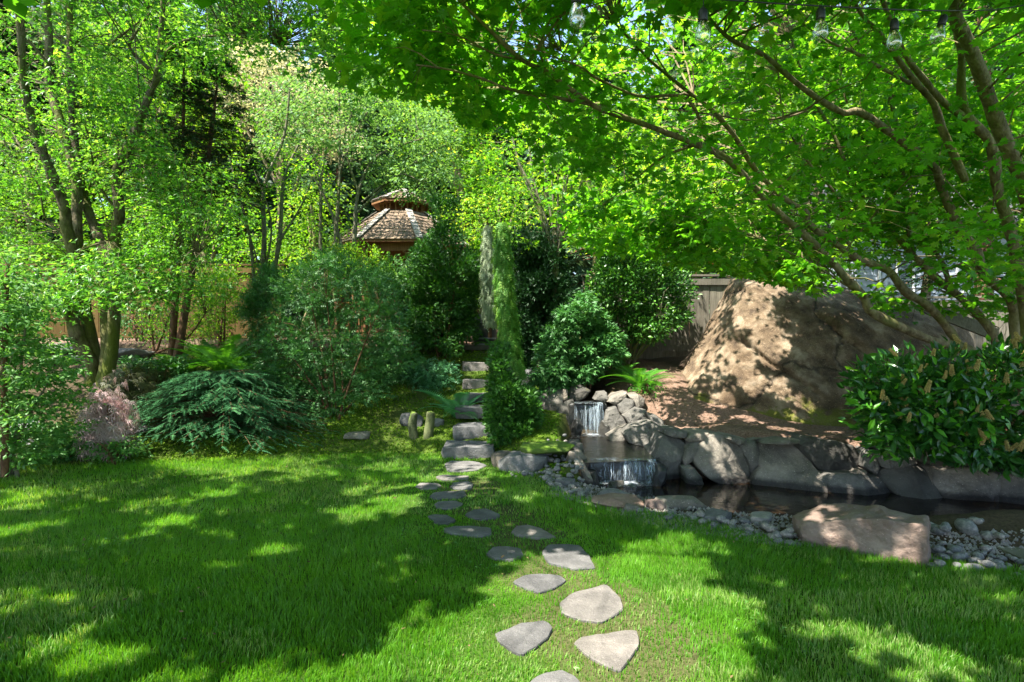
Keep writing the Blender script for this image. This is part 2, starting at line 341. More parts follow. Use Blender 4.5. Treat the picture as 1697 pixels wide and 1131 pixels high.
lw = m.N('ShaderNodeLayerWeight'); lw.inputs[0].default_value = 0.35
x = m.N('ShaderNodeMixShader'); m.L(m.math('ADD', m.math('MULTIPLY', lw.outputs['Facing'], 0.5), 0.2), x.inputs[0]); m.L(tr.outputs[0], x.inputs[1]); m.L(gl.outputs[0], x.inputs[2]); M['bulb'] = m.done(x.outputs[0])
m = NM('brass'); M['brass'] = m.done(m.prin((0.7, 0.55, 0.3), 0.35, 0.5, Metallic=0.9))
m = NM('barrel_wood'); M['barrel'] = m.done(m.prin((0.045, 0.045, 0.042), 0.6, 0.4))
m = NM('hoop_metal'); M['hoop'] = m.done(m.prin((0.22, 0.24, 0.24), 0.45, 0.5, Metallic=0.6))
# water
m = NM('pond_water'); co = m.coord('Object', (1, 1.6, 1)); n = m.noise(co, 2.2, 3); n2 = m.noise(co, 9, 2)
M['water'] = m.done(m.prin(m.ramp(m.noise(m.coord('Object'), 1.1, 3), [(0.45, (0.008, 0.006, 0.004)), (0.75, (0.05, 0.022, 0.006))]), 0.04, 0.7, m.bump(m.math('ADD', n, m.math('MULTIPLY', n2, 0.25)), 0.16, 0.05)))
m = NM('stream_water'); co = m.coord('Object', (1, 1.4, 1)); n = m.noise(co, 14, 4)
M['stream'] = m.done(m.prin((0.012, 0.012, 0.010), 0.07, 0.8, m.bump(n, 0.7, 0.03)))
m = NM('falling_water'); co = m.coord('Object', (34, 34, 1.6)); n = m.math('ADD', m.math('MULTIPLY', m.noise(co, 1.3, 5, 0.6), 0.62), m.math('MULTIPLY', m.noise(m.coord('Object', (9, 9, .5)), 1.0, 3), 0.42))
p = m.prin((0.36, 0.44, 0.50), 0.25, 0.6, m.bump(n, 0.8, 0.02)); tr = m.N('ShaderNodeBsdfTransparent'); x = m.N('ShaderNodeMixShader')
m.L(m.ramp(n, [(0.48, (0.015,)*3), (0.57, (0.2,)*3), (0.70, (0.7,)*3)]), x.inputs[0]); m.L(tr.outputs[0], x.inputs[1]); m.L(p, x.inputs[2]); M['fall'] = m.done(x.outputs[0])
m = NM('foam'); co = m.coord('Object', (1, 2.2, 1)); n = m.noise(co, 26, 5, 0.7); a = m.N('ShaderNodeAttribute', attribute_name='rnd')
p = m.prin((0.42, 0.46, 0.5), 0.4, 0.5); tr = m.N('ShaderNodeBsdfTransparent'); x = m.N('ShaderNodeMixShader')
m.L(m.ramp(m.math('ADD', n, m.math('MULTIPLY', a.outputs['Fac'], 0.35)), [(0.62, (0, 0, 0)), (0.8, (0.8,)*3)]), x.inputs[0]); m.L(tr.outputs[0], x.inputs[1]); m.L(p, x.inputs[2]); M['foam'] = m.done(x.outputs[0])
# ground: three kinds of surface mixed by a per-vertex zone attribute (r: lawn soil, g: moss, b: bark mulch)
m = NM('ground'); co = m.coord('Object'); z = m.N('ShaderNodeAttribute', attribute_name='zone'); sp = m.N('ShaderNodeSeparateColor'); m.L(z.outputs['Color'], sp.inputs[0])
n1 = m.noise(co, 1.7, 5); n2 = m.noise(co, 40, 5, 0.7); n3 = m.noise(co, 9, 4, 0.6)
lawn = m.ramp(n2, [(0.3, (0.025, 0.05, 0.008)), (0.7, (0.05, 0.10, 0.012))])
moss = m.ramp(m.math('ADD', m.math('MULTIPLY', n2, 0.5), m.math('MULTIPLY', n1, 0.5)), [(0.35, (0.035, 0.055, 0.010)), (0.5, (0.06, 0.11, 0.010)), (0.65, (0.10, 0.17, 0.012))])
mulch = m.ramp(n2, [(0.25, (0.06, 0.036, 0.024)), (0.5, (0.15, 0.095, 0.068)), (0.75, (0.27, 0.19, 0.145))])
dark = m.ramp(n2, [(0.3, (0.03, 0.022, 0.012)), (0.7, (0.08, 0.06, 0.035))])
col = m.mix(sp.outputs[0], dark, lawn); col = m.mix(sp.outputs[1], col, moss); col = m.mix(sp.outputs[2], col, mulch)
M['ground'] = m.done(m.prin(col, 0.95, 0.1, m.bump(m.math('ADD', n2, n3), 0.7, 0.02)))

# ------------------------------------------------------------ the lie of the land
YB = np.array([(-60, 7.6), (-6, 7.4), (-4, 7.7), (-3, 8.0), (-1.3, 8.1), (-0.8, 7.8), (0.0, 7.4), (0.35, 6.6), (0.62, 5.85), (1.53, 5.05), (2.23, 4.55), (3.0, 4.2), (3.6, 3.95), (8, 3.4), (60, 3.0)])
ctrl = np.array([
 (-20, 8, .0), (-14, 9, .5), (-9, 8.6, .25), (-6, 8.6, .25), (-4, 9, .3), (-3, 10, .7), (-3, 9, .28), (-1.5, 9, .28), (-1.5, 10.3, .75), (-5, 10.5, .85), (-8, 10.5, 1.0), (-12, 11, 1.3),
 (-14, 14, 1.6), (-8, 14, 1.6), (-4, 14, 1.6), (-8, 12, 1.5), (-5, 12, 1.5), (-2, 12, 1.45), (0, 14, 1.5), (0, 12.2, 1.4), (-.5, 8.3, .17), (-.4, 9, .36), (-.4, 9.6, .55), (-.4, 10.3, .78), (-.4, 11, 1.0), (-.4, 11.7, 1.3),
 (.3, 7.5, .18), (.4, 8.3, .35), (.5, 9, .45), (.5, 10, .8), (.5, 11, 1.1), (.8, 9.5, .62), (1.2, 9.5, .66), (1.2, 10.5, .8), (1.8, 9.5, .68), (2.1, 8.9, .42), (1.9, 8.3, .15), (1.9, 7.6, .1), (2.6, 7.8, .4), (2.8, 9, .62), (2.2, 10, .95), (2.2, 11.2, 1.15), (2.5, 12.5, 1.25),
 (2.6, 7.0, .38), (3.5, 6.8, .38), (4.5, 6.7, .38), (6, 6.6, .38), (8, 6.8, .4), (3.5, 8.2, .4), (5, 8.2, .4), (7, 8.4, .45), (9, 9, .7), (4.5, 11, 1.2), (4, 12.5, 1.3), (7, 12, 1.1), (10, 12, 1.0), (14, 10, .9),
 (0, 18, 1.7), (-6, 18, 1.75), (6, 18, 1.6), (14, 18, 1.5), (-14, 18, 1.8), (0, 26, 2.0), (-14, 26, 2.2), (14, 26, 1.8), (30, 26, 2), (-30, 26, 2.4), (0, 40, 2.5), (-30, 12, 1.5), (30, 12, 1.0), (20, 7, .5), (0.6, 6.6, .02), (1.6, 5.2, .0), (3, 4.5, 0.0), (8, 5, 0.2)], float)
def _tps(r): return np.where(r > 1e-9, r*r*np.log(r+1e-12), 0.0)
_K = _tps(np.hypot(ctrl[:, None, 0]-ctrl[None, :, 0], ctrl[:, None, 1]-ctrl[None, :, 1]))+np.eye(len(ctrl))*0.02
_Pm = np.c_[np.ones(len(ctrl)), ctrl[:, :2]]
_A = np.block([[_K, _Pm], [_Pm.T, np.zeros((3, 3))]])
_w = np.linalg.solve(_A, np.r_[ctrl[:, 2], np.zeros(3)])
def gpt(px, py, z): return tuple(G(px, py, z)[:2])
POND = [gpt(975, 822, -.15), gpt(1080, 845, -.15), gpt(1150, 868, -.15), gpt(1250, 882, -.15), gpt(1330, 885, -.15), (3.05, 4.92), (3.8, 5.0), (4.6, 5.0), (6, 4.8), (9, 4.5), (9, 6.4), (6.2, 6.3), (5.3, 6.5), (4.5, 6.7), (3.6, 6.95), (3.0, 7.12), (2.6, 7.25), (2.2, 7.35), (1.75, 7.4), (0.95, 7.35)]
MID = [(0.92, 6.95), (1.78, 7.1), (1.85, 7.5), (1.62, 8.2), (1.45, 8.95), (0.95, 8.95), (0.75, 8.3), (0.78, 7.6)]
UPP = [(0.98, 8.9), (1.44, 8.95), (1.6, 10.0), (1.5, 11.0), (1.2, 11.0), (1.1, 10.0)]
def height(x, y, carve=True):
    x = np.asarray(x, float); y = np.asarray(y, float); shp = x.shape; x = x.ravel(); y = y.ravel(); h = np.empty(len(x))
    for k in range(0, len(x), 20000):
        a = x[k:k+20000]; b = y[k:k+20000]
        h[k:k+20000] = _tps(np.hypot(a[:, None]-ctrl[:, 0], b[:, None]-ctrl[:, 1])) @ _w[:-3]+_w[-3]+_w[-2]*a+_w[-1]*b
    yb = np.interp(x, YB[:, 0], YB[:, 1]); rise = sstep(0, 0.7, y-yb)
    q = np.stack([x, y, x*0], -1)
    h = np.clip(h, -0.05, 6)*rise+rise*(vn(q, 1.3, 3, 3)*0.06+vn(q, 6, 5, 2)*0.02)+0.015*vn(q, 0.9, 9, 2)
    h = np.where(y > 60, 2.5, h)
    if carve:
        for poly, lv in ((POND, -0.6), (MID, -0.05), (UPP, 0.45)):
            d = dpoly(x, y, poly); h = np.where(d < 0.12, np.minimum(h, h+(lv-h)*sstep(0.12, -0.08, d)), h)
    return h.reshape(shp)
def hz(x, y): return float(height(np.array([x]), np.array([y]), False)[0])
def on_lawn(x, y): return y < np.interp(x, YB[:, 0], YB[:, 1])

xs = np.unique(np.concatenate([np.linspace(-150, -12, 24), np.linspace(-12, -6, 40), np.arange(-6, 8, 0.09), np.linspace(8, 13, 40), np.linspace(13, 150, 24)]))
ys = np.unique(np.concatenate([np.linspace(-60, 1.5, 22), np.arange(1.5, 12.5, 0.09), np.linspace(12.5, 20, 40), np.linspace(20, 200, 20)]))
XX, YY = np.meshgrid(xs, ys); ZZ = height(XX, YY)
nx, ny = len(xs), len(ys)
i = np.arange(ny-1)[:, None]*nx+np.arange(nx-1)[None]
Q = np.stack([i, i+1, i+nx+1, i+nx], -1).reshape(-1, 4)
yb = np.interp(XX, YB[:, 0], YB[:, 1])
edge = YY-yb+0.15*vn(np.stack([XX, YY, XX*0], -1), 2.2, 4, 2)
lawn = 1-sstep(-0.25, 0.15, edge)
lawn *= 1-sstep(0.3, -0.05, dpoly(XX.ravel(), YY.ravel(), POND).reshape(XX.shape)-0.12)*0.9
MULCH1 = [(1.9, 7.2), (2.3, 6.8), (9, 6.4), (12, 8), (9, 9.5), (3.6, 8.6), (2.9, 9.6), (2.6, 12.3), (1.6, 12.3), (1.9, 9.6), (2.3, 8.2)]
MULCH2 = [(-10, 12.3), (-2, 12.0), (1.9, 12.0), (2.6, 12.3), (2.6, 15), (-14, 15), (-14, 12.8)]
pm = np.minimum(dpoly(XX.ravel(), YY.ravel(), MULCH1), dpoly(XX.ravel(), YY.ravel(), MULCH2)).reshape(XX.shape)
mulch = sstep(0.25, -0.15, pm+0.2*vn(np.stack([XX, YY, XX*0], -1), 1.7, 6, 2))
moss = (1-lawn)*sstep(12.3, 11.3, YY)*sstep(-7.5, -5.5, XX)*sstep(1.0, 0.6, XX)
moss = np.clip(moss*(0.75+0.6*vn(np.stack([XX, YY, XX*0], -1), 0.9, 8, 2)), 0, 1)
WORN = np.array([[.52, 3.45], [.35, 3.1], [.75, 3.1], [.3, 3.9], [.1, 4.6], [-.1, 5.2], [-.45, 6.2], [.6, 2.9]])
wd = np.min([np.hypot(XX-p_[0], YY-p_[1]) for p_ in WORN], 0); worn = sstep(.5, .2, wd+.25*vn(np.stack([XX, YY, XX*0], -1), 4, 71, 3)); lawn = lawn*(1-worn*.45); mulch = np.maximum(mulch, worn*.16)
zone = np.stack([lawn, moss, mulch, np.ones_like(lawn)], -1).reshape(-1, 4)
add('ground', mesh_np('ground', np.stack([XX, YY, ZZ], -1).reshape(-1, 3), Q, True, rnd2=zone), M['ground'], kind='structure')

# ------------------------------------------------------------ leaf gaps cut into the crowns to lay sun patches
SU = unit(np.cross(SUN, np.array([0, 1.0, 0]))); SV = np.cross(SUN, SU)
def suv(p): p = np.asarray(p, float); return p @ SU, p @ SV
LIT = []        # (u, v, radius, weight)
def lit(p, r, w=1.0): u, v = suv(p); LIT.append((u, v, r, w, float(np.dot(p, SUN))))
for px, py, r in [(300, 1125, .14), (430, 1122, .16), (560, 1112, .2), (690, 1092, .26), (800, 1050, .34), (760, 1110, .3), (860, 1060, .34), (930, 1010, .5), (1020, 965, .45), (1100, 925, .36), (1150, 900, .25), (1050, 1060, .55), (880, 1110, .5),
                  (1150, 1000, .38), (1180, 1080, .3), (840, 955, .16), (930, 935, .25), (1000, 1131, .4), (30, 835, .3), (100, 810, .38), (170, 795, .4), (235, 785, .4), (300, 778, .2), (20, 880, .2),
                  (285, 868, .2), (330, 862, .16), (385, 812, .2), (450, 798, .14), (640, 772, .28), (605, 852, .28), (660, 835, .24), (500, 790, .2), (450, 915, .14), (640, 935, .10), (370, 932, .14), (420, 925, .10), (120, 1075, .2), (190, 1095, .2), (1430, 1050, .2), (1370, 1040, .12), (1560, 1105, .2),
                  (1640, 1110, .15), (1290, 1005, .08), (775, 774, .26), (700, 790, .15), (1000, 850, .12), (1080, 843, .14), (1290, 905, .1), (1440, 935, .1), (1500, 940, .1), (60, 770, .25), (180, 762, .2), (1340, 880, .10)]:
    lit(G(px, py), r)
for px, py, d, r in [(780, 742, 7.7, .2), (730, 745, 7.9, .2), (720, 690, 8.6, .12), (1240, 490, 9.3, .3), (1200, 540, 9.0, .25), (1275, 560, 9.0, .28), (1180, 620, 8.8, .16), (1290, 630, 8.6, .22), (1235, 600, 8.8, .2), (1330, 660, 8.4, .12), (1170, 670, 8.5, .16), (1230, 680, 8.4, .15), (1310, 680, 8.3, .14), (1260, 465, 9.6, .35),
                     (1200, 714, 8.0, .18), (1300, 716, 7.8, .2), (1130, 705, 8.2, .18), (1380, 720, 7.6, .12), (1205, 765, 7, .18), (1175, 730, 7.1, .14), (1090, 700, 8.4, .12), (1345, 888, 4.5, .05), (1400, 908, 4.25, .05), (1440, 900, 4.2, .05), (1475, 915, 4.1, .05), (1520, 895, 4.05, .06), (1480, 858, 4.3, .08), (1360, 850, 4.7, .12), (1360, 868, 4.6, .11), (1440, 878, 4.2, .06), (1500, 895, 4.1, .07), (1530, 910, 4.05, .06), (1385, 890, 4.4, .05),
                     (1180, 490, 12, .5), (1150, 520, 12, .4), (835, 430, 9.8, .4), (830, 540, 9.6, .3), (980, 700, 8.9, .25), (1030, 795, 7.0, .12), (1060, 625, 10, .4), (170, 660, 7.6, .3), (180, 720, 7.6, .25), (60, 520, 6.5, .5), (40, 600, 6.5, .5), (60, 680, 6.5, .4), (150, 470, 8, .5), (240, 440, 8, .4), (300, 390, 8, .4),
                     (860, 1030, 3.1, .3), (1600, 920, 4.1, .1), (760, 585, 12, .5), (330, 572, 12, .8), (520, 460, 9, .4), (560, 420, 9.6, .4), (740, 600, 10, .3), (900, 725, 8, .3), (1010, 440, 10.5, .6), (1060, 480, 10.5, .5), (640, 350, 15, 1.0), (1120, 400, 7.2, .5), (1030, 380, 7.2, .5), (1060, 300, 7, .4), (960, 350, 7.2, .4), (1150, 340, 6.8, .4), (1250, 420, 6.4, .3), (1340, 460, 6.2, .25), (1500, 500, 6.6, .25), (880, 200, 4.8, .3), (780, 80, 4.5, .3), (1010, 60, 4.6, .25), (1280, 140, 5.5, .3), (1420, 260, 6.2, .3), (1180, 250, 6, .3), (200, 300, 8.6, .4), (100, 200, 9, .5), (330, 120, 8.5, .4), (380, 320, 9, .4), (480, 560, 9, .4), (620, 500, 9, .35), (330, 650, 8.4, .3), (420, 690, 8.4, .3), (440, 640, 8.6, .25), (990, 560, 9.8, .4), (880, 700, 8.1, .2), (700, 480, 11.2, .4), (1500, 640, 5.8, .2), (1450, 720, 5.6, .15), (800, 640, 10, .2), (790, 672, 9.1, .2), (785, 705, 8.5, .2), (780, 610, 11, .25)]:
    lit(P(px, py, d), r)
for px, py, r in [(300, 960, .5), (480, 1000, .4), (650, 980, .2), (120, 960, .5), (500, 900, .4), (1560, 1010, .3), (1250, 950, .2), (1650, 1050, .2), (1330, 990, .2), (900, 890, .3), (700, 900, .2), (60, 1000, .5), (60, 1100, .35), (150, 1040, .6), (0, 1131, .5), (150, 1131, .4), (0, 930, .5), (1350, 960, .3), (1550, 1040, .3), (280, 1020, .4), (200, 980, .4), (400, 1020, .4), (520, 1030, .3), (620, 1000, .3), (720, 960, .3), (480, 1060, .2), (350, 1080, .2), (600, 940, .4), (200, 900, .4), (450, 860, .35), (520, 930, .5), (620, 900, .3), (1450, 980, .3), (1300, 1080, .25), (1650, 980, .3), (550, 800, .4), (850, 860, .3)]:
    lit(G(px, py), r, -0.8)
for px, py, d, r in [(1480, 560, 9, .6), (1400, 600, 8.6, .45), (1430, 520, 9, .5), (1530, 600, 8.6, .6), (1400, 670, 8.3, .35), (1460, 640, 8.4, .4), (1380, 560, 8.9, .3), (1350, 500, 9.2, .2), (1560, 700, 6.2, .4), (1640, 660, 6.2, .4), (1630, 740, 6, .4), (1560, 800, 6, .4), (1650, 800, 6, .4), (1300, 780, 6.8, .15), (600, 640, 9, .6), (1600, 860, 5, .5)]:
    lit(P(px, py, d), r, -0.8)
lit(P(1500, 600, 6.2), .22); lit(P(1600, 600, 6.2), .2); lit(P(1690, 640, 6), .2); lit(P(697, 700, 8.7), .25)
LIT = np.array(LIT)
def sun_gap(p):
    """true where leaves are left out of the crowns to shape the sun patches"""
    p = np.asarray(p, float); u, v = suv(p); q = np.stack([u, v, u*0], -1)
    # wobbling outlines, so gaps look torn rather than round
    nu = 0.16*vn(q, 2.7, 21, 3); nv = 0.16*vn(q, 2.7, 22, 3)
    o = 0.5*vn(q, 1.5, 11, 2)+0.5*vn(q, 3.6, 13, 1)
    s = np.zeros(u.shape); neg = np.zeros(u.shape)
    hs_ = p @ SUN
    for (a, b, r, w, h0) in LIT:
        w_ = min(1, r/.25); d = np.sqrt((u+nu*w_-a)**2+(v+nv*w_-b)**2)/r
        if w > 0: s = np.maximum(s, np.clip(1.5-d, 0, 1)*w*(hs_ > h0+r+.15))
        else: o = o-np.clip(1.8-d, 0, 1)*0.9; neg = np.maximum(neg, np.clip(1.3-d, 0, 1))
    return (s > 0.4) | (o > 0.45)

# ------------------------------------------------------------ leaf templates: verts (x side, y tip, z up), tris
def sym(pts, centre):
    L_ = [p for p in pts]; Rr = [(-x, y, z) for (x, y, z) in reversed(pts) if abs(x) > 1e-6]
    out = [centre]+L_+Rr; n = len(out)-1
    return np.array(out, float), np.array([[0, 1+(k+1) % n, 1+k] for k in range(n)])
T_MAPLE = sym([(0, 0, 0), (.32, -.1, -.04), (.24, .14, .02), (.60, .33, -.10), (.33, .46, .0), (.40, .66, -.06), (.14, .66, .02), (0, 1.02, -.12)], (0, .3, .05))
T_MAPLE6 = sym([(0, 0, 0), (.36, .02, -.04), (.56, .42, -.08), (.2, .55, .02), (0, 1.0, -.1)], (0, .32, .05))
def star(n, spread, w, l0=1.0):
    V = [(0, 0, 0)]; Fs = []
    for k in range(n):
        a = spread*(k/(n-1)-.5)*2; l = l0*(1-0.35*abs(k/(n-1)-.5)*2); c, s_ = math.cos(a), math.sin(a)
        b = len(V); m_ = l*0.45
        V += [(s_*m_-c*w, c*m_+s_*w, .02), (s_*m_+c*w, c*m_-s_*w, .02), (s_*l, c*l, -.12*l)]
        Fs += [(0, b+1, b), (b, b+1, b+2)]
    return np.array(V, float), np.array(Fs)
T_STAR = star(5, 1.35, .085)
T_STAR3 = (np.array([(0, 0, 0), (-.5, .55, -.1), (-.16, .38, 0), (0, 1, -.1), (.16, .38, 0), (.5, .55, -.1)], float), np.array([(0, 2, 1), (0, 4, 3), (0, 3, 2), (0, 5, 4)]))
T_LEAF = (np.array([(0, 0, 0), (.25, .45, -.04), (0, 1, -.06), (-.25, .45, -.04), (0, .45, .04)], float), np.array([(0, 1, 4), (1, 2, 4), (2, 3, 4), (3, 0, 4)]))
T_QUAD = (np.array([(0, 0, 0), (.26, .5, 0), (0, 1, -.05), (-.26, .5, .04)], float), np.array([(0, 1, 2), (0, 2, 3)]))
T_LAUREL = (np.array([(0, 0, 0), (.17, .3, .03), (.19, .6, .0), (0, 1.05, -.14), (-.19, .6, .0), (-.17, .3, .03), (0, .32, -.02), (0, .62, -.05)], float), np.array([(0, 1, 6), (0, 6, 5), (1, 2, 7), (1, 7, 6), (6, 7, 4), (6, 4, 5), (2, 3, 7), (7, 3, 4)]))
T_NEEDLE = (np.array([(-.06, 0, 0), (.06, 0, 0), (0, 1, -.1)], float), np.array([(0, 1, 2)]))
def pinnate(n, l=1.0, wid=.34, nw=.035, curl=.15):
    V = []; Fs = []
    for k in range(n):
        t = (k+.5)/n; y = t*l*.92; w_ = wid*(1-.75*t); z = -curl*t*t
        for sd in (-1, 1):
            b = len(V); V += [(0, y-nw, z), (0, y+nw, z), (sd*w_, y+w_*.75, z-.03)]; Fs.append((b, b+1, b+2) if sd < 0 else (b+1, b, b+2))
    b = len(V); V += [(-.03, 0, 0), (.03, 0, 0), (0, l, -curl)]; Fs.append((b, b+1, b+2))
    return np.array(V, float), np.array(Fs)
T_SPRUCE = pinnate(6, 1.0, .26, .05, .2)
T_HEM = pinnate(3, 1.0, .36, .085, .2)
T_FAN = star(5, 1.0, .13)
T_FAN3 = (np.array([(0, 0, 0), (-.42, .7, .0), (-.14, .5, .06), (.02, 1, -.02), (.16, .5, .06), (.42, .72, 0)], float), np.array([(0, 2, 1), (0, 3, 2), (0, 4, 3), (0, 5, 4)]))
T_LACE = star(5, .9, .04)

def leaves(pos, tip, nor, size, tmpl, r=None, rr=None):
    rr = rr or R; V0, F0 = tmpl; N = len(pos); tip = unit(tip)
    side = unit(np.cross(tip, nor)); n = np.cross(side, tip)
    size = np.broadcast_to(np.asarray(size, float), (N,))
    V = pos[:, None]+size[:, None, None]*(V0[None, :, 0, None]*side[:, None]+V0[None, :, 1, None]*tip[:, None]+V0[None, :, 2, None]*n[:, None])
    Fx = F0[None]+(np.arange(N)*len(V0))[:, None, None]
    r = rr.random(N) if r is None else r
    return V.reshape(-1, 3), Fx.reshape(-1, F0.shape[1]), np.repeat(r, len(V0))
def rnd_dir(n, rr=None): rr = rr or R; return unit(rr.normal(size=(n, 3)))
UP = np.array([0, 0, 1.0])
def flat_spray(C, n, rad, droop=0.35, thick=0.25, out=None, tilt=0.5):
    """n leaves on each layered spray round centres C"""
    N = len(C); th = R.random((N, n))*2*np.pi; rr = np.sqrt(R.random((N, n)))*np.broadcast_to(rad, (N,))[:, None]
    az = R.random(N)*2*np.pi; ecc = 0.6
    x = rr*np.cos(th); y = rr*np.sin(th)*ecc
    X = x*np.cos(az)[:, None]-y*np.sin(az)[:, None]; Y = x*np.sin(az)[:, None]+y*np.cos(az)[:, None]
    r_ = np.broadcast_to(rad, (N,))[:, None]
    Z = -droop*(rr/r_)**2*r_+thick*r_*R.normal(size=(N, n))*0.5
    D = np.stack([X, Y, Z], -1); pos = (C[:, None]+D).reshape(-1, 3)
    tip = np.stack([np.cos(th+az[:, None]), np.sin(th+az[:, None]), -0.35+0*th], -1).reshape(-1, 3)+0.55*R.normal(size=(N*n, 3))
    nor = UP+tilt*R.normal(size=(N*n, 3))+0.35*np.stack([X/r_, Y/r_, 0*X], -1).reshape(-1, 3)
    return pos, tip, nor, np.repeat(R.random(N), n)
def ball_spray(C, n, rad, outdir=None, flat=1.0):
    N = len(C); D = rnd_dir(N*n)*(R.random((N*n, 1))**.45)*np.repeat(np.broadcast_to(rad, (N,)), n)[:, None]*np.array([1, 1, flat])
    pos = np.repeat(C, n, 0)+D; od = unit(D+1e-4)
    if outdir is not None: od = unit(od+np.repeat(outdir, n, 0))
    return pos, od+0.5*R.normal(size=(N*n, 3))+[0, 0, .15], od+0.6*UP+0.5*R.normal(size=(N*n, 3)), np.repeat(R.random(N), n)
def clumpr(r, k=0.3): return np.clip(r*k+R.random(len(r))*(1-k), 0, .999)

def sample_poly(poly, n, d0, d1):
    poly = np.array(poly, float); lo = poly.min(0); hi = poly.max(0); out = []
    m_ = 0
    while m_ < n:
        q = lo+R.random((n*2, 2))*(hi-lo); q = q[inpoly(q[:, 0], q[:, 1], poly)]; out.append(q); m_ += len(q)
    q = np.concatenate(out)[:n]; return PP(q[:, 0], q[:, 1], d0+(d1-d0)*R.random(n))
def sample_ell(c, rad, n, shell=0.0):
    u = rnd_dir(n); r = (shell**3+(1-shell**3)*R.random(n))**(1/3); return np.array(c)+u*r[:, None]*np.array(rad), u

def twigs(C, stems, rmin=0.003, rmax=0.012, k=5, frac=1.0, back=0.0, sag=0.12):
    """thin branches from the nearest stem point lower down to each centre; one mesh"""
    idx = np.arange(len(C)); C = C[R.random(len(C)) < frac] if frac < 1 else C
    SP = np.concatenate([s[0] for s in stems]); SR = np.concatenate([s[1] for s in stems])
    D = np.linalg.norm(C[:, None]-SP[None], axis=2)+np.maximum(0, SP[None, :, 2]-C[:, None, 2]+0.1)*1.5
    j = D.argmin(1); A = SP[j]; L_ = np.linalg.norm(C-A, axis=1)
    t = np.linspace(0, 1, k)[None, :, None]
    Pt = A[:, None]*(1-t)+C[:, None]*t
    Pt = Pt+np.sin(np.pi*t)*L_[:, None, None]*sag*(UP+0.8*R.normal(size=(len(C), 1, 3)))
    Pt[:, 1:-1] += R.normal(size=(len(C), k-2, 3))*L_[:, None, None]*0.03
    r0 = np.minimum(np.clip(L_*0.009, rmin, rmax), SR[j]*0.8)
    Rt = r0[:, None]*np.linspace(1, .35, k)[None]
    return many_tubes(Pt, Rt, 3)
def stem(pts, r0, r1, sub=4):
    """pts: list of (px,py,depth); radii in metres"""
    p = np.array([P(*q) for q in pts]); n = len(p); t = np.linspace(0, 1, n); return catmull(p, r0+(r1-r0)*t, sub)

def tree(root, stems, C=None, spray=None, bark='bark', sides=8, bumpy=0.25, trunk_n=None, twig=None, name='branch'):
    """trunk_n: first stems are the trunk, the others branches (each a mesh)"""
    trunk_n = len(stems) if trunk_n is None else trunk_n; M_ = M[bark]
    for k, (p, r) in enumerate(stems):
        b = MB(); b.add(*tube(local(p, root), r, sides, bump=bumpy, seed=k))
        add('trunk' if k < trunk_n else name, b.mesh('trunk', True), M_, root)
    if twig is not None and len(twig[0]):
        V, Q_ = twig; add('twigs', mesh_np('twigs', local(V, root), Q_, False), M_, root, kind='stuff')
def foliage(root, parts, mat, name='foliage', near=0, leafname='leaf', sizes=None):
    V = []; Fs = []; Rr = []; n = 0
    for v, f, r in parts: V.append(v); Fs.append(f+n); Rr.append(r); n += len(v)
    if not n: return
    return add(name, mesh_np(name, local(np.concatenate(V), root), np.concatenate(Fs), False, np.concatenate(Rr)), M[mat], root, kind='stuff')
def single_leaves(root, pos, tip, nor, size, tmpl, mat, name='leaf'):
    """every leaf an object that shares one mesh"""
    me = mesh_np(name, tmpl[0], tmpl[1], False); me.materials.append(M[mat]); rl = np.array(root.location)
    tip = unit(tip); side = unit(np.cross(tip, nor)); nn = np.cross(side, tip)
    for k in range(len(pos)):
        o = bpy.data.objects.new(name, me); COL.objects.link(o); o.parent = root
        s_ = float(size[k]); p = pos[k]-rl
        m4 = Matrix(((side[k][0]*s_, tip[k][0]*s_, nn[k][0]*s_, p[0]), (side[k][1]*s_, tip[k][1]*s_, nn[k][1]*s_, p[1]), (side[k][2]*s_, tip[k][2]*s_, nn[k][2]*s_, p[2]), (0, 0, 0, 1)))
        o.matrix_local = m4
def nearest_in_view(pos, size, n=300):
    px = 848.5+pos[:, 0]/np.maximum(pos[:, 1], .1)*F; py = 565.5-(pos[:, 2]-CAMZ)/np.maximum(pos[:, 1], .1)*F
    ok = (pos[:, 1] > .5) & (px > 5) & (px < 1690) & (py > 5) & (py < 1125)
    sc = np.where(ok, size/np.maximum(pos[:, 1], .1), 0); return np.argsort(-sc)[:n]
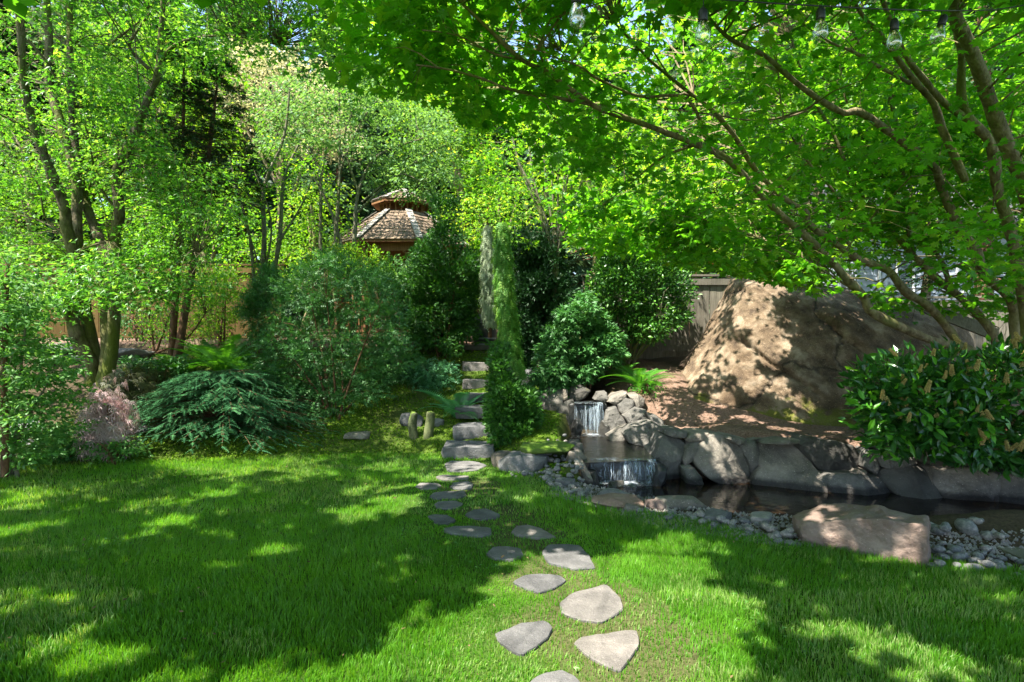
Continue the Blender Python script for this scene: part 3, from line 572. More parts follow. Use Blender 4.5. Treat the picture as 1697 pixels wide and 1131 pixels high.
# ------------------------------------------------------------ rocks
def refine(V, Fs, cuts, noise=0.02, freq=5.0, seed=0, smooth_it=1, bev=0.0):
    bm = bmesh.new(); vs = [bm.verts.new(v) for v in V]
    if Fs is None:
        r_ = bmesh.ops.convex_hull(bm, input=bm.verts); bmesh.ops.delete(bm, geom=[g for g in set(r_['geom_interior']+r_['geom_unused']) if isinstance(g, bmesh.types.BMVert)], context='VERTS')
        bmesh.ops.dissolve_limit(bm, angle_limit=0.12, verts=bm.verts, edges=bm.edges)
    else:
        for f in Fs: bm.faces.new([vs[k] for k in f])
    bmesh.ops.recalc_face_normals(bm, faces=bm.faces)
    if bev: bmesh.ops.bevel(bm, geom=list(bm.edges), offset=bev, segments=2, affect='EDGES', profile=0.6, clamp_overlap=True)
    bmesh.ops.triangulate(bm, faces=bm.faces)
    for _ in range(cuts):
        long_ = [e for e in bm.edges if e.calc_length() > CUT[0]]
        if not long_: break
        bmesh.ops.subdivide_edges(bm, edges=long_, cuts=1, use_grid_fill=False); bmesh.ops.triangulate(bm, faces=[f for f in bm.faces if len(f.verts) > 3])
    for _ in range(smooth_it): bmesh.ops.smooth_vert(bm, verts=bm.verts, factor=0.5, use_axis_x=True, use_axis_y=True, use_axis_z=True)
    bm.normal_update()
    co = np.array([v.co[:] for v in bm.verts]); no = np.array([v.normal[:] for v in bm.verts])
    dsp = noise*(vn(co, freq, seed, 4)+0.35*np.abs(vn(co, freq*2.3, seed+5, 2)))
    co = co+no*dsp[:, None]
    for v, c in zip(bm.verts, co): v.co = c
    me = bpy.data.meshes.new('rock'); bm.to_mesh(me); bm.free()
    me.polygons.foreach_set('use_smooth', np.ones(len(me.polygons), bool)); return me
CUT = [0.06]
def rock_pts(seed, dims, boxy=0.6, n=26):
    rr = np.random.default_rng(seed); u = unit(rr.normal(size=(n, 3))); b = u/np.abs(u).max(1, keepdims=True)
    p = (u*(1-boxy)+b*boxy)*(0.82+0.22*rr.random((n, 1)))
    if boxy > .9: k = np.array([[x, y, z] for x in (-1, 1) for y in (-1, 1) for z in (-1, 1)], float); p = np.vstack([p*.93, k*(.80+.2*rr.random((8, 3)))])
    return p*np.array(dims)*0.5
def rock(name, seed, loc, dims, mat, rz_=0.0, boxy=.6, cut=0.06, noise=0.02, label=None, cat=None, group=None, parent=None, tilt=(0, 0), smooth=1):
    CUT[0] = cut; me = refine(rock_pts(seed, dims, boxy), None, 5, noise, 4.0/max(dims[0], .15)*.5, seed, smooth, min(dims)*.06)
    o = add(name, me, M[mat], parent, loc, label=label, cat=cat, group=group); o.rotation_euler = (tilt[0], tilt[1], rz_); return o
def resample(poly, n):
    p = np.array(poly, float); q = np.vstack([p, p[:1]]); l = np.r_[0, np.cumsum(np.linalg.norm(np.diff(q, axis=0), axis=1))]
    t = np.linspace(0, l[-1], n, endpoint=False); return np.stack([np.interp(t, l, q[:, k]) for k in range(q.shape[1])], 1)
def smooth_loop(p, k=1):
    for _ in range(k): p = 0.5*p+0.25*(np.roll(p, 1, 0)+np.roll(p, -1, 0))
    return p
def face_rock(poly, d, thick, seed, lean=0.25, bulge=0.05, n=46, noise=0.016):
    """a stone whose face towards the viewer has this outline, with real depth behind it; returns mesh in local coords and origin"""
    w = np.array([P(x, y, d) for x, y in poly]); w = resample(w, n); w = w*.8+.2*smooth_loop(w, 1)
    zb = w[:, 2].min(); w[:, 1] += (w[:, 2]-zb)*lean
    c = w.mean(0); sz0 = min(np.ptp(w[:, 0]), np.ptp(w[:, 2])); w = c+(w-c)*(1-.012/sz0); rings = []; sz = min(np.ptp(w[:, 0]), np.ptp(w[:, 2])); ed = min(.14, .03/sz)
    for sc, dy in ((.97, thick), (.98, thick*.5), (.99, .12), (1.0, .05), (1-ed*.3, .018), (1-ed, -.006), (1-ed*2, -.012), (.76, -.02), (.64, -.025), (.52, -.028), (.40, -.03), (.27, -.03), (.13, -.03)):
        r_ = c+(w-c)*sc; r_[:, 1] += dy; rings.append(r_)
    V = np.concatenate(rings+[[c+[0, -.03, 0]], [c+[0, thick, 0]]]); m_ = len(rings); rr = np.random.default_rng(seed)
    front = np.ones(len(V)); front[:3*n] = .3; front[-1] = 0
    # broken facets: the face is cut by a few random tilted planes, then roughened
    f = np.zeros(len(V)); q = (V-c)/max(sz, .1)
    pl = [(rr.normal()*.22, rr.normal()*.22, -.02+.10*rr.random()) for _ in range(4)]
    f = np.min([a_*q[:, 0]+b_*q[:, 2]+k_ for a_, b_, k_ in pl], 0)*sz*1.3
    V[:, 1] -= front*f
    V[:, 1] += front*noise*(1.6*vn(V, 4.5, seed, 4)+1.3*np.abs(vn(V, 9, seed+3, 3))+.5*vn(V, 30, seed+4, 2))
    V[:, 0] += noise*vn(V, 8, seed+1, 3)*.9; V[:, 2] += noise*vn(V, 8, seed+2, 3)*.9
    Fq = []
    for a in range(m_-1):
        for k in range(n): Fq.append((a*n+k, a*n+(k+1) % n, (a+1)*n+(k+1) % n, (a+1)*n+k))
    Ft = [((m_-1)*n+k, (m_-1)*n+(k+1) % n, m_*n) for k in range(n)]+[((k+1) % n, k, m_*n+1) for k in range(n)]
    o = c.copy(); me = mesh_np('stone', V-o, [np.array(Fq), np.array(Ft)], False)
    bm = bmesh.new(); bm.from_mesh(me); bmesh.ops.recalc_face_normals(bm, faces=bm.faces); bm.to_mesh(me); bm.free()
    return me, o

# big boulder
def big_boulder():
    c = np.array([5.25, 10.0, .55])
    pl = [((-.84, -.10, .54), 2.12), ((0, -.86, .51), 1.46), ((-.45, -.78, .43), 1.74), ((.20, .02, .98), 2.02), ((1, 0, .15), 2.75), ((0, 1, .1), 1.7), ((0, 0, -1), 1.2), ((.45, -.78, .42), 1.95), ((-.75, .6, .3), 1.95), ((-.2, -.25, .95), 2.18), ((-.62, -.62, .48), 1.97), ((.12, -.62, .78), 1.68)]
    N_ = np.array([unit(np.array(p[0])) for p in pl]); D_ = np.array([p[1] for p in pl])
    bm = bmesh.new(); bmesh.ops.create_icosphere(bm, subdivisions=7, radius=1.0); u = np.array([v.co[:] for v in bm.verts])
    k = np.maximum(u @ N_.T, 0)/D_; r_ = 1/(np.sum(k**70, 1)**(1/70)); p = u*r_[:, None]
    w = p+c
    disp = 0.07*np.abs(vn(w, 1.1, 48, 3))*-1+0.08*vn(w, .8, 41, 3)+0.05*vn(w, 2.2, 42, 4)+0.022*vn(w, 9, 43, 3)+0.012*vn(w, 24, 44, 3)
    def crack(a, b, wid, dep, ledge):
        # a straight fracture on the surface between two points seen at these photo places
        A = P(*a); B = P(*b); n_ = unit(np.cross(B-A, np.array([0, 1.0, .25]))); s_ = (w-A) @ n_; t = ((w-A) @ (B-A))/((B-A) @ (B-A))
        g_ = sstep(-.12, .05, t)*sstep(1.12, .95, t)*(w[:, 1] < 10.2); s2 = s_+0.05*vn(w, 2.5, 47, 2)
        return g_*(-dep*np.exp(-(s2/wid)**2)+ledge*np.where(s2 > 0, np.exp(-s2/.22), 0))
    disp = disp+crack((1232, 560, 8.7), (1350, 652, 8.5), .035, .09, .06)+crack((1150, 618, 8.8), (1205, 605, 8.9), .03, .07, .04)+crack((1200, 500, 9.3), (1290, 470, 9.6), .03, .06, .05)+crack((1360, 520, 9), (1460, 600, 8.7), .04, .05, .05)
    p = p+u*disp[:, None]
    for v, q in zip(bm.verts, p): v.co = q
    me = bpy.data.meshes.new('boulder'); bm.to_mesh(me); bm.free(); me.polygons.foreach_set('use_smooth', np.ones(len(me.polygons), bool))
    add('boulder', me, M['granite'], None, c, label='huge brown granite boulder, mossy at its foot, rising behind the pond wall', cat='boulder')
big_boulder()

# retaining wall round the pond: each stone a part
wall = thing('stone_wall', 'dry stone retaining wall of big grey stones along the far side of the pond', 'stone wall', (3.3, 6.9, -.3))
WALL = [
 ([(1085,762),(1095,742),(1105,724),(1135,730),(1147,738),(1139,755),(1133,770),(1136,802),(1110,806),(1086,800)],7.1,.5,'basalt'),
 ([(1140,745),(1150,735),(1168,731),(1171,737),(1153,754),(1150,768),(1138,777),(1134,765)],7.05,.4,'basalt'),
 ([(1150,757),(1170,733),(1185,723),(1205,723),(1224,732),(1237,745),(1249,770),(1252,804),(1235,812),(1200,808),(1177,797),(1160,780)],6.95,.5,'basalt'),
 ([(1134,777),(1149,774),(1167,793),(1170,808),(1140,808)],6.95,.4,'basalt'),
 ([(1226,738),(1245,732),(1259,734),(1268,748),(1271,780),(1265,794),(1252,794),(1242,765)],6.95,.4,'basalt'),
 ([(1254,806),(1271,780),(1270,752),(1262,737),(1290,734),(1330,735),(1345,752),(1357,775),(1363,812),(1356,826),(1300,826),(1260,818)],6.75,.5,'basalt'),
 ([(1334,740),(1345,728),(1365,731),(1400,734),(1425,741),(1436,758),(1431,780),(1400,790),(1373,793),(1352,768)],6.7,.5,'mossrock'),
 ([(1368,828),(1370,800),(1385,791),(1425,787),(1475,794),(1495,800),(1501,815),(1499,834),(1430,833),(1385,830)],6.45,.5,'basalt'),
 ([(1436,777),(1436,755),(1445,744),(1459,749),(1465,775),(1456,792)],6.6,.4,'basalt'),
 ([(1413,787),(1422,778),(1440,780),(1443,791),(1428,794)],6.6,.3,'basalt'),
 ([(1358,785),(1363,778),(1369,800),(1365,824),(1359,812)],6.65,.3,'basalt'),
 ([(1476,796),(1490,778),(1530,772),(1567,788),(1567,830),(1540,836),(1502,832)],6.35,.5,'mossrock'),
 ([(1468,778),(1462,752),(1500,742),(1528,748),(1530,770),(1490,778)],6.5,.4,'basalt'),
 ([(1570,836),(1571,783),(1620,776),(1672,788),(1675,842),(1600,842)],6.15,.5,'basalt'),
 ([(1533,770),(1530,745),(1590,738),(1640,745),(1650,774),(1571,782)],6.35,.4,'mossrock'),
 ([(1678,845),(1676,795),(1740,785),(1790,800),(1795,852),(1720,852)],5.95,.5,'basalt'),
 ([(1655,778),(1650,745),(1720,735),(1780,745),(1785,782),(1740,784)],6.15,.4,'basalt'),
 ([(1797,855),(1795,800),(1860,770),(1930,800),(1940,865)],5.8,.5,'basalt')]
for k, (poly, d, th, mt) in enumerate(WALL):
    me, o = face_rock(poly, d, th, 50+k, 0.22, .05); add('stone', me, M[mt], wall, o-np.array(wall.location))
for k, (poly, d, lab) in enumerate([
 ([(1103,712),(1120,713),(1144,717),(1141,727),(1120,729),(1104,723)],7.2,None), ([(1136,728),(1150,717),(1180,717),(1183,724),(1165,732),(1140,735)],7.15,None),
 ([(1204,727),(1210,723),(1247,731),(1241,738),(1222,740)],6.95,None), ([(1262,737),(1300,729),(1338,731),(1345,736),(1290,740)],6.85,None), ([(1440,742),(1470,736),(1500,740),(1500,746),(1460,748)],6.65,None)]):
    me, o = face_rock(poly, d, .45, 90+k, .1, .03); add('cap_stone', me, M['basalt'], wall, o-np.array(wall.location))

# rocks framing the falls: a thing of stones
bank = thing('rock_bank', 'tumbled grey rocks stacked on the right side of the two small waterfalls', 'rocks', (1.9, 8.2, .2))
for k, (poly, d, th) in enumerate([
 ([(1006,667),(1020,655),(1043,650),(1042,661),(1022,675)],9.0,.4), ([(1026,673),(1040,661),(1054,665),(1056,682),(1035,692),(1027,684)],8.85,.4), ([(1043,656),(1060,654),(1073,662),(1071,677),(1055,678)],8.95,.4),
 ([(1007,681),(1025,675),(1032,690),(1046,702),(1044,717),(1030,730),(1013,722),(1003,700)],8.7,.4), ([(1034,691),(1058,677),(1075,681),(1081,699),(1062,710),(1046,708)],8.6,.4), ([(1075,686),(1090,689),(1107,700),(1099,708),(1082,704)],8.4,.35),
 ([(1036,724),(1050,711),(1090,702),(1103,713),(1099,740),(1085,750),(1062,742),(1045,738)],8.0,.45), ([(1008,726),(1030,712),(1047,708),(1047,732),(1030,740),(1012,738)],8.35,.4), ([(1078,762),(1080,748),(1096,740),(1096,756),(1090,766)],7.4,.4)]):
    me, o = face_rock(poly, d, th, 120+k, .3, .06); add('stone', me, M['basalt'], bank, o-np.array(bank.location))
bank2 = thing('rock_bank', 'dark damp rocks in shade left of the upper waterfall', 'rocks', (.75, 8.9, .2))
for k, (poly, d, th) in enumerate([
 ([(890,695),(892,658),(912,641),(936,649),(934,680),(915,704)],9.1,.4), ([(913,722),(918,690),(935,670),(956,663),(957,690),(954,718),(935,724)],8.9,.35), ([(940,664),(945,643),(965,638),(983,649),(972,662),(955,668)],9.3,.4), ([(929,650),(935,643),(944,648),(942,664),(934,668)],9.2,.3), ([(872,700),(870,672),(888,662),(893,690),(888,712)],9.0,.4), ([(985,664),(992,652),(1008,650),(1012,664),(1003,672)],9.1,.3)]):
    me, o = face_rock(poly, d, th, 150+k, .3, .06); add('stone', me, M['mossrock' if k in (1, 2, 4) else 'basalt'], bank2, o-np.array(bank2.location))
for k, (poly, d, th, mt, nm, lab) in enumerate([
 ([(941,747),(950,735),(966,737),(971,752),(958,764),(950,760)],7.3,.35,'basalt','edge_rock','small flat grey rock at the left lip of the middle pool'),
 ([(958,768),(968,764),(986,800),(985,814),(975,818),(966,800)],6.75,.1,'basalt','edge_slab','thin dark slab standing on edge left of the lower waterfall')]):
    me, o = face_rock(poly, d, th, 170+k, .2, .02); add(nm, me, M[mt], None, o, label=lab, cat='rock')
# ledges the water falls over
for nm, x0, x1, y, z0, z1, lab in (('fall_ledge', .90, 1.50, 8.98, -.05, .61, 'dark wet rock ledge behind the upper waterfall'), ('fall_ledge', .9, 1.86, 7.12, -.5, .10, 'dark wet rock ledge behind the wide lower waterfall')):
    b = np.array([[x, yy, z] for x in (x0, (x0+x1)/2, x1) for yy in (y, y+.35) for z in (z0, z1)]); c = b.mean(0); CUT[0] = .05
    me = refine(b-c, None, 5, .035, 5, 3, 1, .03); add(nm, me, M['fallrock'], None, c, label=lab, cat='rock ledge')
rock('side_rock', 311, (0.80, 7.15, .0), (.3, .35, .5), 'basalt', .3, label='upright grey rock between pebbles and the left end of the lower waterfall', cat='rock')

# water
def water_sheet(name, poly, z, mat):
    p = resample(poly, 70); c = p.mean(0); rings = [c+(p-c)*s for s in (1.0, .8, .6, .4, .2)]; V = np.concatenate(rings+[[c]]); V = np.c_[V, np.full(len(V), z)]; n = 70
    Fq = [(a*n+k, a*n+(k+1) % n, (a+1)*n+(k+1) % n, (a+1)*n+k) for a in range(4) for k in range(n)]; Ft = [(4*n+k, 4*n+(k+1) % n, 5*n) for k in range(n)]
    return mesh_np(name, V, [np.array(Fq), np.array(Ft)], True)
def grow(poly, g): c = np.mean(poly, 0); return [tuple(np.array(p)+unit(np.array(p)-c)*g) for p in poly]
add('pond_water', water_sheet('pond', grow(POND, .12), -.15, 0), M['water'], kind='structure')
add('pool_water', water_sheet('pool', grow(MID, .08), .13, 0), M['stream'], kind='structure')
add('stream_water', water_sheet('stream', grow(UPP, .05), .62, 0), M['stream'], kind='structure')
def waterfall(name, x0, x1, y, z0, z1, lab, seed, slant=0.0):
    n = 90; m_ = 16; root = thing(name, lab, 'waterfall', ((x0+x1)/2, y, z0)); V = []
    for j in range(m_):
        t = j/(m_-1); back = .12*(1-t)**2
        for i_ in range(n):
            s = i_/(n-1); x = x0+(x1-x0)*s; q = np.array([[x*1.0, seed, 0]]); off = .08*vn(q, 6, seed, 3)[0]+.03*vn(q, 30, seed+1, 2)[0]; x = x+.0*t; lip = .05*vn(q, 4, seed+6, 2)[0]
            tt = max(0, (t-.12)/.88); yy = y-.02-tt**.6*(.09+off) if t > .12 else y+.10*(1-t/.12)-.02
            yy += lip
            zz = z1-(z1-z0)*tt**1.1+.006*vn(np.array([[x, t, 1]]), 25, seed+2, 1)[0]
            V.append((x+slant*tt*(s-.5), yy, zz))
    V = np.array(V); i_ = (np.arange(m_-1)*n)[:, None]+np.arange(n-1)[None]; Q_ = np.stack([i_, i_+1, i_+n+1, i_+n], -1).reshape(-1, 4)
    add('falling_sheet', mesh_np('falling_sheet', local(V, root), Q_, True), M['fall'], root)
    rr = np.random.default_rng(seed); ns = int((x1-x0)*42); cc = x0+(x1-x0)*rr.random(7); xs_ = np.clip(np.where(rr.random(ns) < .75, cc[rr.integers(0, 7, ns)]+.018*rr.normal(size=ns), x0+(x1-x0)*rr.random(ns)), x0+.02, x1-.02); k = 7; t = np.linspace(0, 1, k)
    L_ = 0.35+0.65*rr.random(ns); s0 = rr.random(ns)*(1-L_)
    tt = s0[:, None]+L_[:, None]*t[None]
    Pt = np.stack([xs_[:, None]+slant*tt*((xs_[:, None]-x0)/(x1-x0)-.5)+.006*rr.normal(size=(ns, k)), y-.03-tt**.6*(.10+.03*rr.normal(size=(ns, 1))), z1+.004+.012*vn(np.stack([xs_, xs_*0, xs_*0], -1), 9, seed, 2)[:, None]-(z1-z0)*tt**1.1], -1)
    V, Q_ = many_tubes(Pt, (0.001+0.0038*rr.random((ns, 1))**3)*np.sin(np.pi*np.clip(t*.9+.08, 0, 1))[None], 4)
    add('water_strands', mesh_np('water_strands', local(V, root), Q_, True), M['strand'], root, kind='stuff')
    # foam round the foot
    n2 = 40; m2 = 14; V = []; rr2 = []
    for a in range(m2):
        for b in range(n2):
            s = b/(n2-1); t_ = a/(m2-1); x = x0-.10+(x1-x0+.2)*s; yy = y+.02-t_*.42
            V.append((x, yy, z0+.012+.018*(1-t_)*abs(vn(np.array([[x, yy, 0]]), 16, seed, 3)[0])+.003)); rr2.append((1-abs(t_-.25)*1.5)*(1-abs(2*s-1)**2)*(.75+.5*vn(np.array([[s*5, t_*3, seed]]), 1.5, 4, 2)[0]))
    i_ = (np.arange(m2-1)*n2)[:, None]+np.arange(n2-1)[None]; Q_ = np.stack([i_, i_+1, i_+n2+1, i_+n2], -1).reshape(-1, 4)
    add('foam', mesh_np('foam', local(np.array(V), root), Q_, True, np.array(rr2)), M['foam'], root)
m = NM('water_strand'); M['strand'] = m.done(m.prin((0.42, 0.49, 0.54), 0.15, 0.7))
waterfall('waterfall', .98, 1.42, 8.93, .13, .635, 'narrow upper waterfall dropping between dark rocks into the middle pool', 5, .05)
waterfall('waterfall', .98, 1.78, 7.05, -.15, .14, 'wide low waterfall spilling from the middle pool into the dark pond', 9, .12)

for k, (p, dm, lab) in enumerate([((1.80, 6.93, -.06), (.2, .22, .36), 'wet dark rock at the right end of the wide lower waterfall'), ((.97, 6.93, -.1), (.16, .2, .3), 'wet dark rock at the left end of the wide lower waterfall'), ((1.27, 6.88, -.15), (.24, .14, .14), 'low wet rock breaking the middle of the lower waterfall'), ((1.0, 8.80, .22), (.14, .2, .4), 'wet rock edging the left side of the upper waterfall'), ((1.44, 8.80, .2), (.15, .2, .36), 'wet rock edging the right side of the upper waterfall')]):
    rock('wet_rock', 430+k, p, dm, 'fallrock', .3*k, .6, .03, .02, lab, 'rock')
# the seat-like block beside the pond
blk = np.array([G(1329, 899), G(1537, 939), P(1329, 868, 4.50), P(1376, 862, 4.38), P(1434, 861, 4.24), P(1500, 866, 4.10), P(1539, 873, 4.03), P(1311, 853, 4.85), P(1364, 835, 4.75), P(1405, 832, 4.65), P(1464, 843, 4.45), P(1536, 856, 4.25), P(1311, 885, 4.85), P(1536, 890, 4.25)])
blk[0][2] = -.06; blk[1][2] = -.06; blk[-1][2] = -.06; blk[-2][2] = -.06; c = blk.mean(0); CUT[0] = .022
me = refine(blk-c, None, 7, .036, 6.5, 11, 1, .01); add('stone_block', me, M['pink'], None, c, label='squared pinkish-grey stone block with a rough front beside the pond', cat='stone block')

# flat rocks and slabs by the shore
for k, (px, py, z, dims, rz_, mt, nm, lab) in enumerate([
 (868, 768, .07, (.64, .55, .3), .1, 'bluerock', 'edge_boulder', 'broad low grey boulder at the foot of the dwarf conifer, right of the lowest step'),
 (835, 765, .06, (.36, .4, .28), .6, 'mossrock', 'edge_boulder', 'moss-stained rock joined to the lowest stone step on its right'),
 (1025, 838, .0, (.42, .3, .12), -.3, 'pink', 'shore_rock', 'flat pinkish sunlit rock on the near shore by the lower waterfall'),
 (1015, 828, -.02, (.3, .2, .13), -.2, 'bluerock', 'shore_rock', 'grey rock with yellow moss beside it at the near shore of the pond'),
 (1128, 842, -.02, (.44, .24, .13), -.35, 'basalt', 'shore_slab', 'long tilted dark grey slab on the near shore of the pond'),
 (1186, 864, -.01, (.26, .2, .11), -.2, 'bluerock', 'shore_rock', 'rounded pale grey rock on the shore right of the long slab'),
 (1085, 843, .0, (.16, .13, .1), 0, 'pink', 'shore_rock', 'small light rock wedged beside the long shore slab'),
 (1045, 850, 0, (.12, .1, .09), 0, 'basalt', 'shore_rock', 'small dark rounded rock at the lawn edge below the flat pinkish rock'),
 (937, 804, .0, (.2, .14, .1), -.3, 'bluerock', 'shore_rock', 'flat grey rock half buried in the pebble bank'),
 (1262, 868, -.01, (.2, .16, .12), .2, 'peb', 'shore_rock', 'smooth grey rounded rock left of the stone block, nearest the water')]):
    g_ = G(px, py, z); g_[2] += .03*(k > 1); rock(nm, 200+k, g_, tuple(v*(1.25 if k > 1 else 1.05) for v in dims), mt, rz_, .6, .03, .014, lab, 'rock')
sl_ = np.array([G(1622, 893, .03), G(1705, 893, .03), G(1800, 905, .03), G(1790, 960, .02), G(1697, 927, .03), G(1668, 912, .03)]); sl_ = np.vstack([sl_, sl_-[0, 0, .07]]); c = sl_.mean(0); CUT[0] = .06
me = refine(sl_-c, None, 4, .005, 5, 4, 0, .006); add('paving_slab', me, M['slab'], None, c, label='flat olive slab lying over the pebbles at the right edge by the pond', cat='slab')

# stepping stones
STEP = [
 ([(385,110),(420,97),(530,100),(585,118),(540,140),(470,148),(400,145)], 'pale sunlit flagstone right below the lowest stone step'),
 ([(345,172),(370,164),(500,168),(495,182),(420,188),(370,185)], 'thin wide flagstone, next one down from the pale flagstone by the steps'),
 ([(250,215),(270,200),(355,200),(370,212),(350,225),(280,228)], 'small flagstone at the far left of the stepping path'),
 ([(412,215),(430,198),(490,190),(520,205),(515,222),(470,230),(425,225)], 'small flagstone to the right of the far left one'),
 ([(318,262),(335,246),(400,240),(480,238),(490,258),(450,270),(340,274)], 'wide oval flagstone below the pair of small flagstones'),
 ([(338,300),(360,287),(440,286),(472,296),(450,318),(390,322),(350,315)], 'small oval flagstone in the middle of the far part of the path'),
 ([(480,350),(520,328),(580,322),(645,350),(630,365),(560,372),(500,362)], 'dark pointed flagstone right of a rounded one, halfway along the path'),
 ([(308,358),(340,350),(400,355),(440,378),(400,395),(345,392)], 'dark rounded flagstone at the left side halfway along the path'),
 ([(378,415),(420,405),(520,402),(600,410),(605,440),(550,450),(400,435)], 'long dark flagstone lying crosswise in shade'),
 ([(697,430),(720,402),(770,398),(840,415),(905,455),(820,460),(720,445)], 'dark shaded flagstone right of the long crosswise one'),
 ([(580,530),(610,500),(680,496),(745,505),(755,540),(700,562),(620,555)], 'dark squarish flagstone left of the large half-shaded one'),
 ([(840,520),(870,492),(950,490),(1020,495),(1060,540),(1090,600),(1000,605),(870,575)], 'large flagstone half in leaf shadow'),
 ([(705,660),(760,630),(850,625),(930,632),(955,655),(900,690),(830,712),(760,690)], 'sunlit flagstone with a crack and a pointed front edge'),
 ([(920,765),(990,715),(1090,690),(1140,675),(1210,740),(1220,790),(1180,820),(1120,850),(1030,840),(940,810)], 'large rounded sunlit flagstone in the near part of the path'),
 ([(620,905),(680,885),(740,855),(850,845),(890,880),(870,920),(820,960),(750,1000),(700,985),(640,935)], 'sunlit flagstone at the left, second nearest row'),
 ([(990,950),(1020,920),(1150,905),(1210,890),(1285,890),(1295,960),(1250,1020),(1210,1080),(1150,1060),(1060,1010)], 'big angular sunlit flagstone at the right, second nearest row'),
 ([(770,1140),(820,1100),(930,1072),(990,1100),(1030,1140),(1000,1200),(850,1210)], 'nearest flagstone, cut by the bottom edge of the picture')]
STEPW = []
for k, (poly, lab) in enumerate(STEP):
    w = np.array([G(600+x/2.82, 730+y/2.82, .012) for x, y in poly])[:, :2]; STEPW.append(w); n = 48; p = resample(w, n); p = .6*p+.4*smooth_loop(p, 1); c = p.mean(0); V = []
    p = p+0.008*np.stack([vn(np.c_[p, p[:, 0]*0], 14, k, 2), vn(np.c_[p, p[:, 0]*0], 14, k+9, 2)], 1)
    for s, z in ((1.0, -.05), (1.01, .006), (.985, .013), (.8, .014), (.55, .015), (.3, .015)): V.append(np.c_[c+(p-c)*s, np.full(n, z)])
    V = np.concatenate(V+[[[*c, .015]]]); V[n*2:, 2] += .006*vn(V[n*2:], 9, k, 4)
    Fq = [(a*n+j, a*n+(j+1) % n, (a+1)*n+(j+1) % n, (a+1)*n+j) for a in range(5) for j in range(n)]; Ft = [(5*n+j, 5*n+(j+1) % n, 6*n) for j in range(n)]
    z0 = hz(*c); o = np.array([*c, 0]); add('stepping_stone', mesh_np('stepping_stone', V-o, [np.array(Fq), np.array(Ft)], False), M['flag'], None, o+[0, 0, z0+.004], label=lab, cat='stepping stone', group='stepping stones across the lawn')

# rough stone steps
for k, (px, py, d, dims, lab) in enumerate([
 (777, 752, 7.8, (.70, .45, .24), 'lowest stone step, the widest, where the stepping path ends'),
 (783, 717, 8.45, (.56, .45, .24), 'second stone step from below, speckled black and white'),
 (784, 684, 9.1, (.58, .45, .2), 'third stone step from below beside the dwarf conifer'),
 (786, 660, 9.75, (.6, .4, .16), 'fourth stone step from below, right of the sword fern'),
 (792, 637, 10.4, (.55, .4, .2), 'fifth stone step from below, small blue-grey, above the sword fern'),
 (790, 611, 11.1, (.55, .4, .28), 'topmost stone step, blue-grey, just under the path')]):
    o = P(px, py, d); o[1] += dims[1]*.3; rock('stone_step', 230+k, o, (dims[0]*1.1, dims[1]*1.1, dims[2]*.95), 'bluerock', .06*(k % 3-1), .97, .035, .022, lab, 'stone step', 'rough stone steps up the bank')
rock('bank_rock', 240, P(872, 628, 10.2), (.5, .4, .35), 'bluerock', 0, label='blue-grey rock right of the columnar juniper trunk', cat='rock')
for k, (px, py, d, dims, mt, lab) in enumerate([(682, 698, 9.0, (.42, .3, .3), 'bluerock', 'grey rock behind the left mossy post on the mossy bank'), (722, 702, 9.0, (.3, .25, .2), 'bluerock', 'low blue rock right of the mossy posts'), (592, 722, 8.6, (.42, .3, .12), 'basalt', 'dark flat rock sunk in the mossy bank'),
      (105, 572, 11.5, (1.5, .6, .22), 'bluerock', 'long flat grey rock at the terrace edge behind the big mossy trunks'), (215, 574, 11.3, (.9, .5, .22), 'bluerock', 'dark flat rock at the terrace edge right of the big mossy trunks'), (115, 584, 11.0, (.9, .5, .14), 'bluerock', 'lower flat rock of the pair behind the big mossy trunks'),
      (28, 665, 8.6, (1.0, .5, .16), 'bluerock', 'flat slab among shrubs at the left edge'), (25, 690, 8.1, (.8, .5, .1), 'bluerock', 'lower flat slab among shrubs at the left edge'), (232, 707, 8.5, (.3, .2, .12), 'bluerock', 'small pale stone left of the low spruce')]):
    o = P(px, py, d); o[2] = min(o[2], hz(o[0], o[1])+dims[2]*.45); rock('garden_rock', 260+k, o, dims, mt, .2*(k % 3-1), .6, .06, .02, lab, 'rock')

# pebbles
PEB = []
for k in range(6):
    bm = bmesh.new(); bmesh.ops.create_icosphere(bm, subdivisions=2, radius=.5); rr = np.random.default_rng(k); co = np.array([v.co[:] for v in bm.verts]); co = co*(1+.22*vn(co, 1.6, k+60, 2)[:, None])*np.array([1, .6+.25*rr.random(), .45+.25*rr.random()])
    for v, q in zip(bm.verts, co): v.co = q
    me = bpy.data.meshes.new('pebble'); bm.to_mesh(me); bm.free(); me.polygons.foreach_set('use_smooth', np.ones(len(me.polygons), bool)); me.materials.append(M['peb']); PEB.append(me)
rp = np.random.default_rng(5); placed = []
def pebbles(poly, n, s0, s1, lab, group, zfn=None, tries=60):
    pl = np.array(poly, float); lo = pl.min(0); hi = pl.max(0); cnt = 0
    for _ in range(n*tries):
        if cnt >= n: break
        q = lo+rp.random(2)*(hi-lo)
        if not inpoly(q[0], q[1], pl): continue
        s = s0+(s1-s0)*rp.random()**2; x, y, _z = G(q[0], q[1]); lift = 0
        near = [(a, b, c_, r_) for a, b, c_, r_ in placed if (a-x)**2+(b-y)**2 < (.40*(s+r_))**2]
        if len(near) > 1: continue
        z = hz(x, y)+s*.15+(max(c_+.22*r_+.12*s-(hz(x, y)+s*.15) for a, b, c_, r_ in near) if near else 0)*.8
        o = bpy.data.objects.new('pebble', PEB[int(rp.random()*6)]); COL.objects.link(o); o.location = (x, y, z); o.scale = (s*1.1, s*1.1, s*1.1); o.rotation_euler = (rp.normal()*.15, rp.normal()*.15, rp.random()*6.3)
        tag(o, lab, 'pebble', group); placed.append((x, y, z, s)); cnt += 1
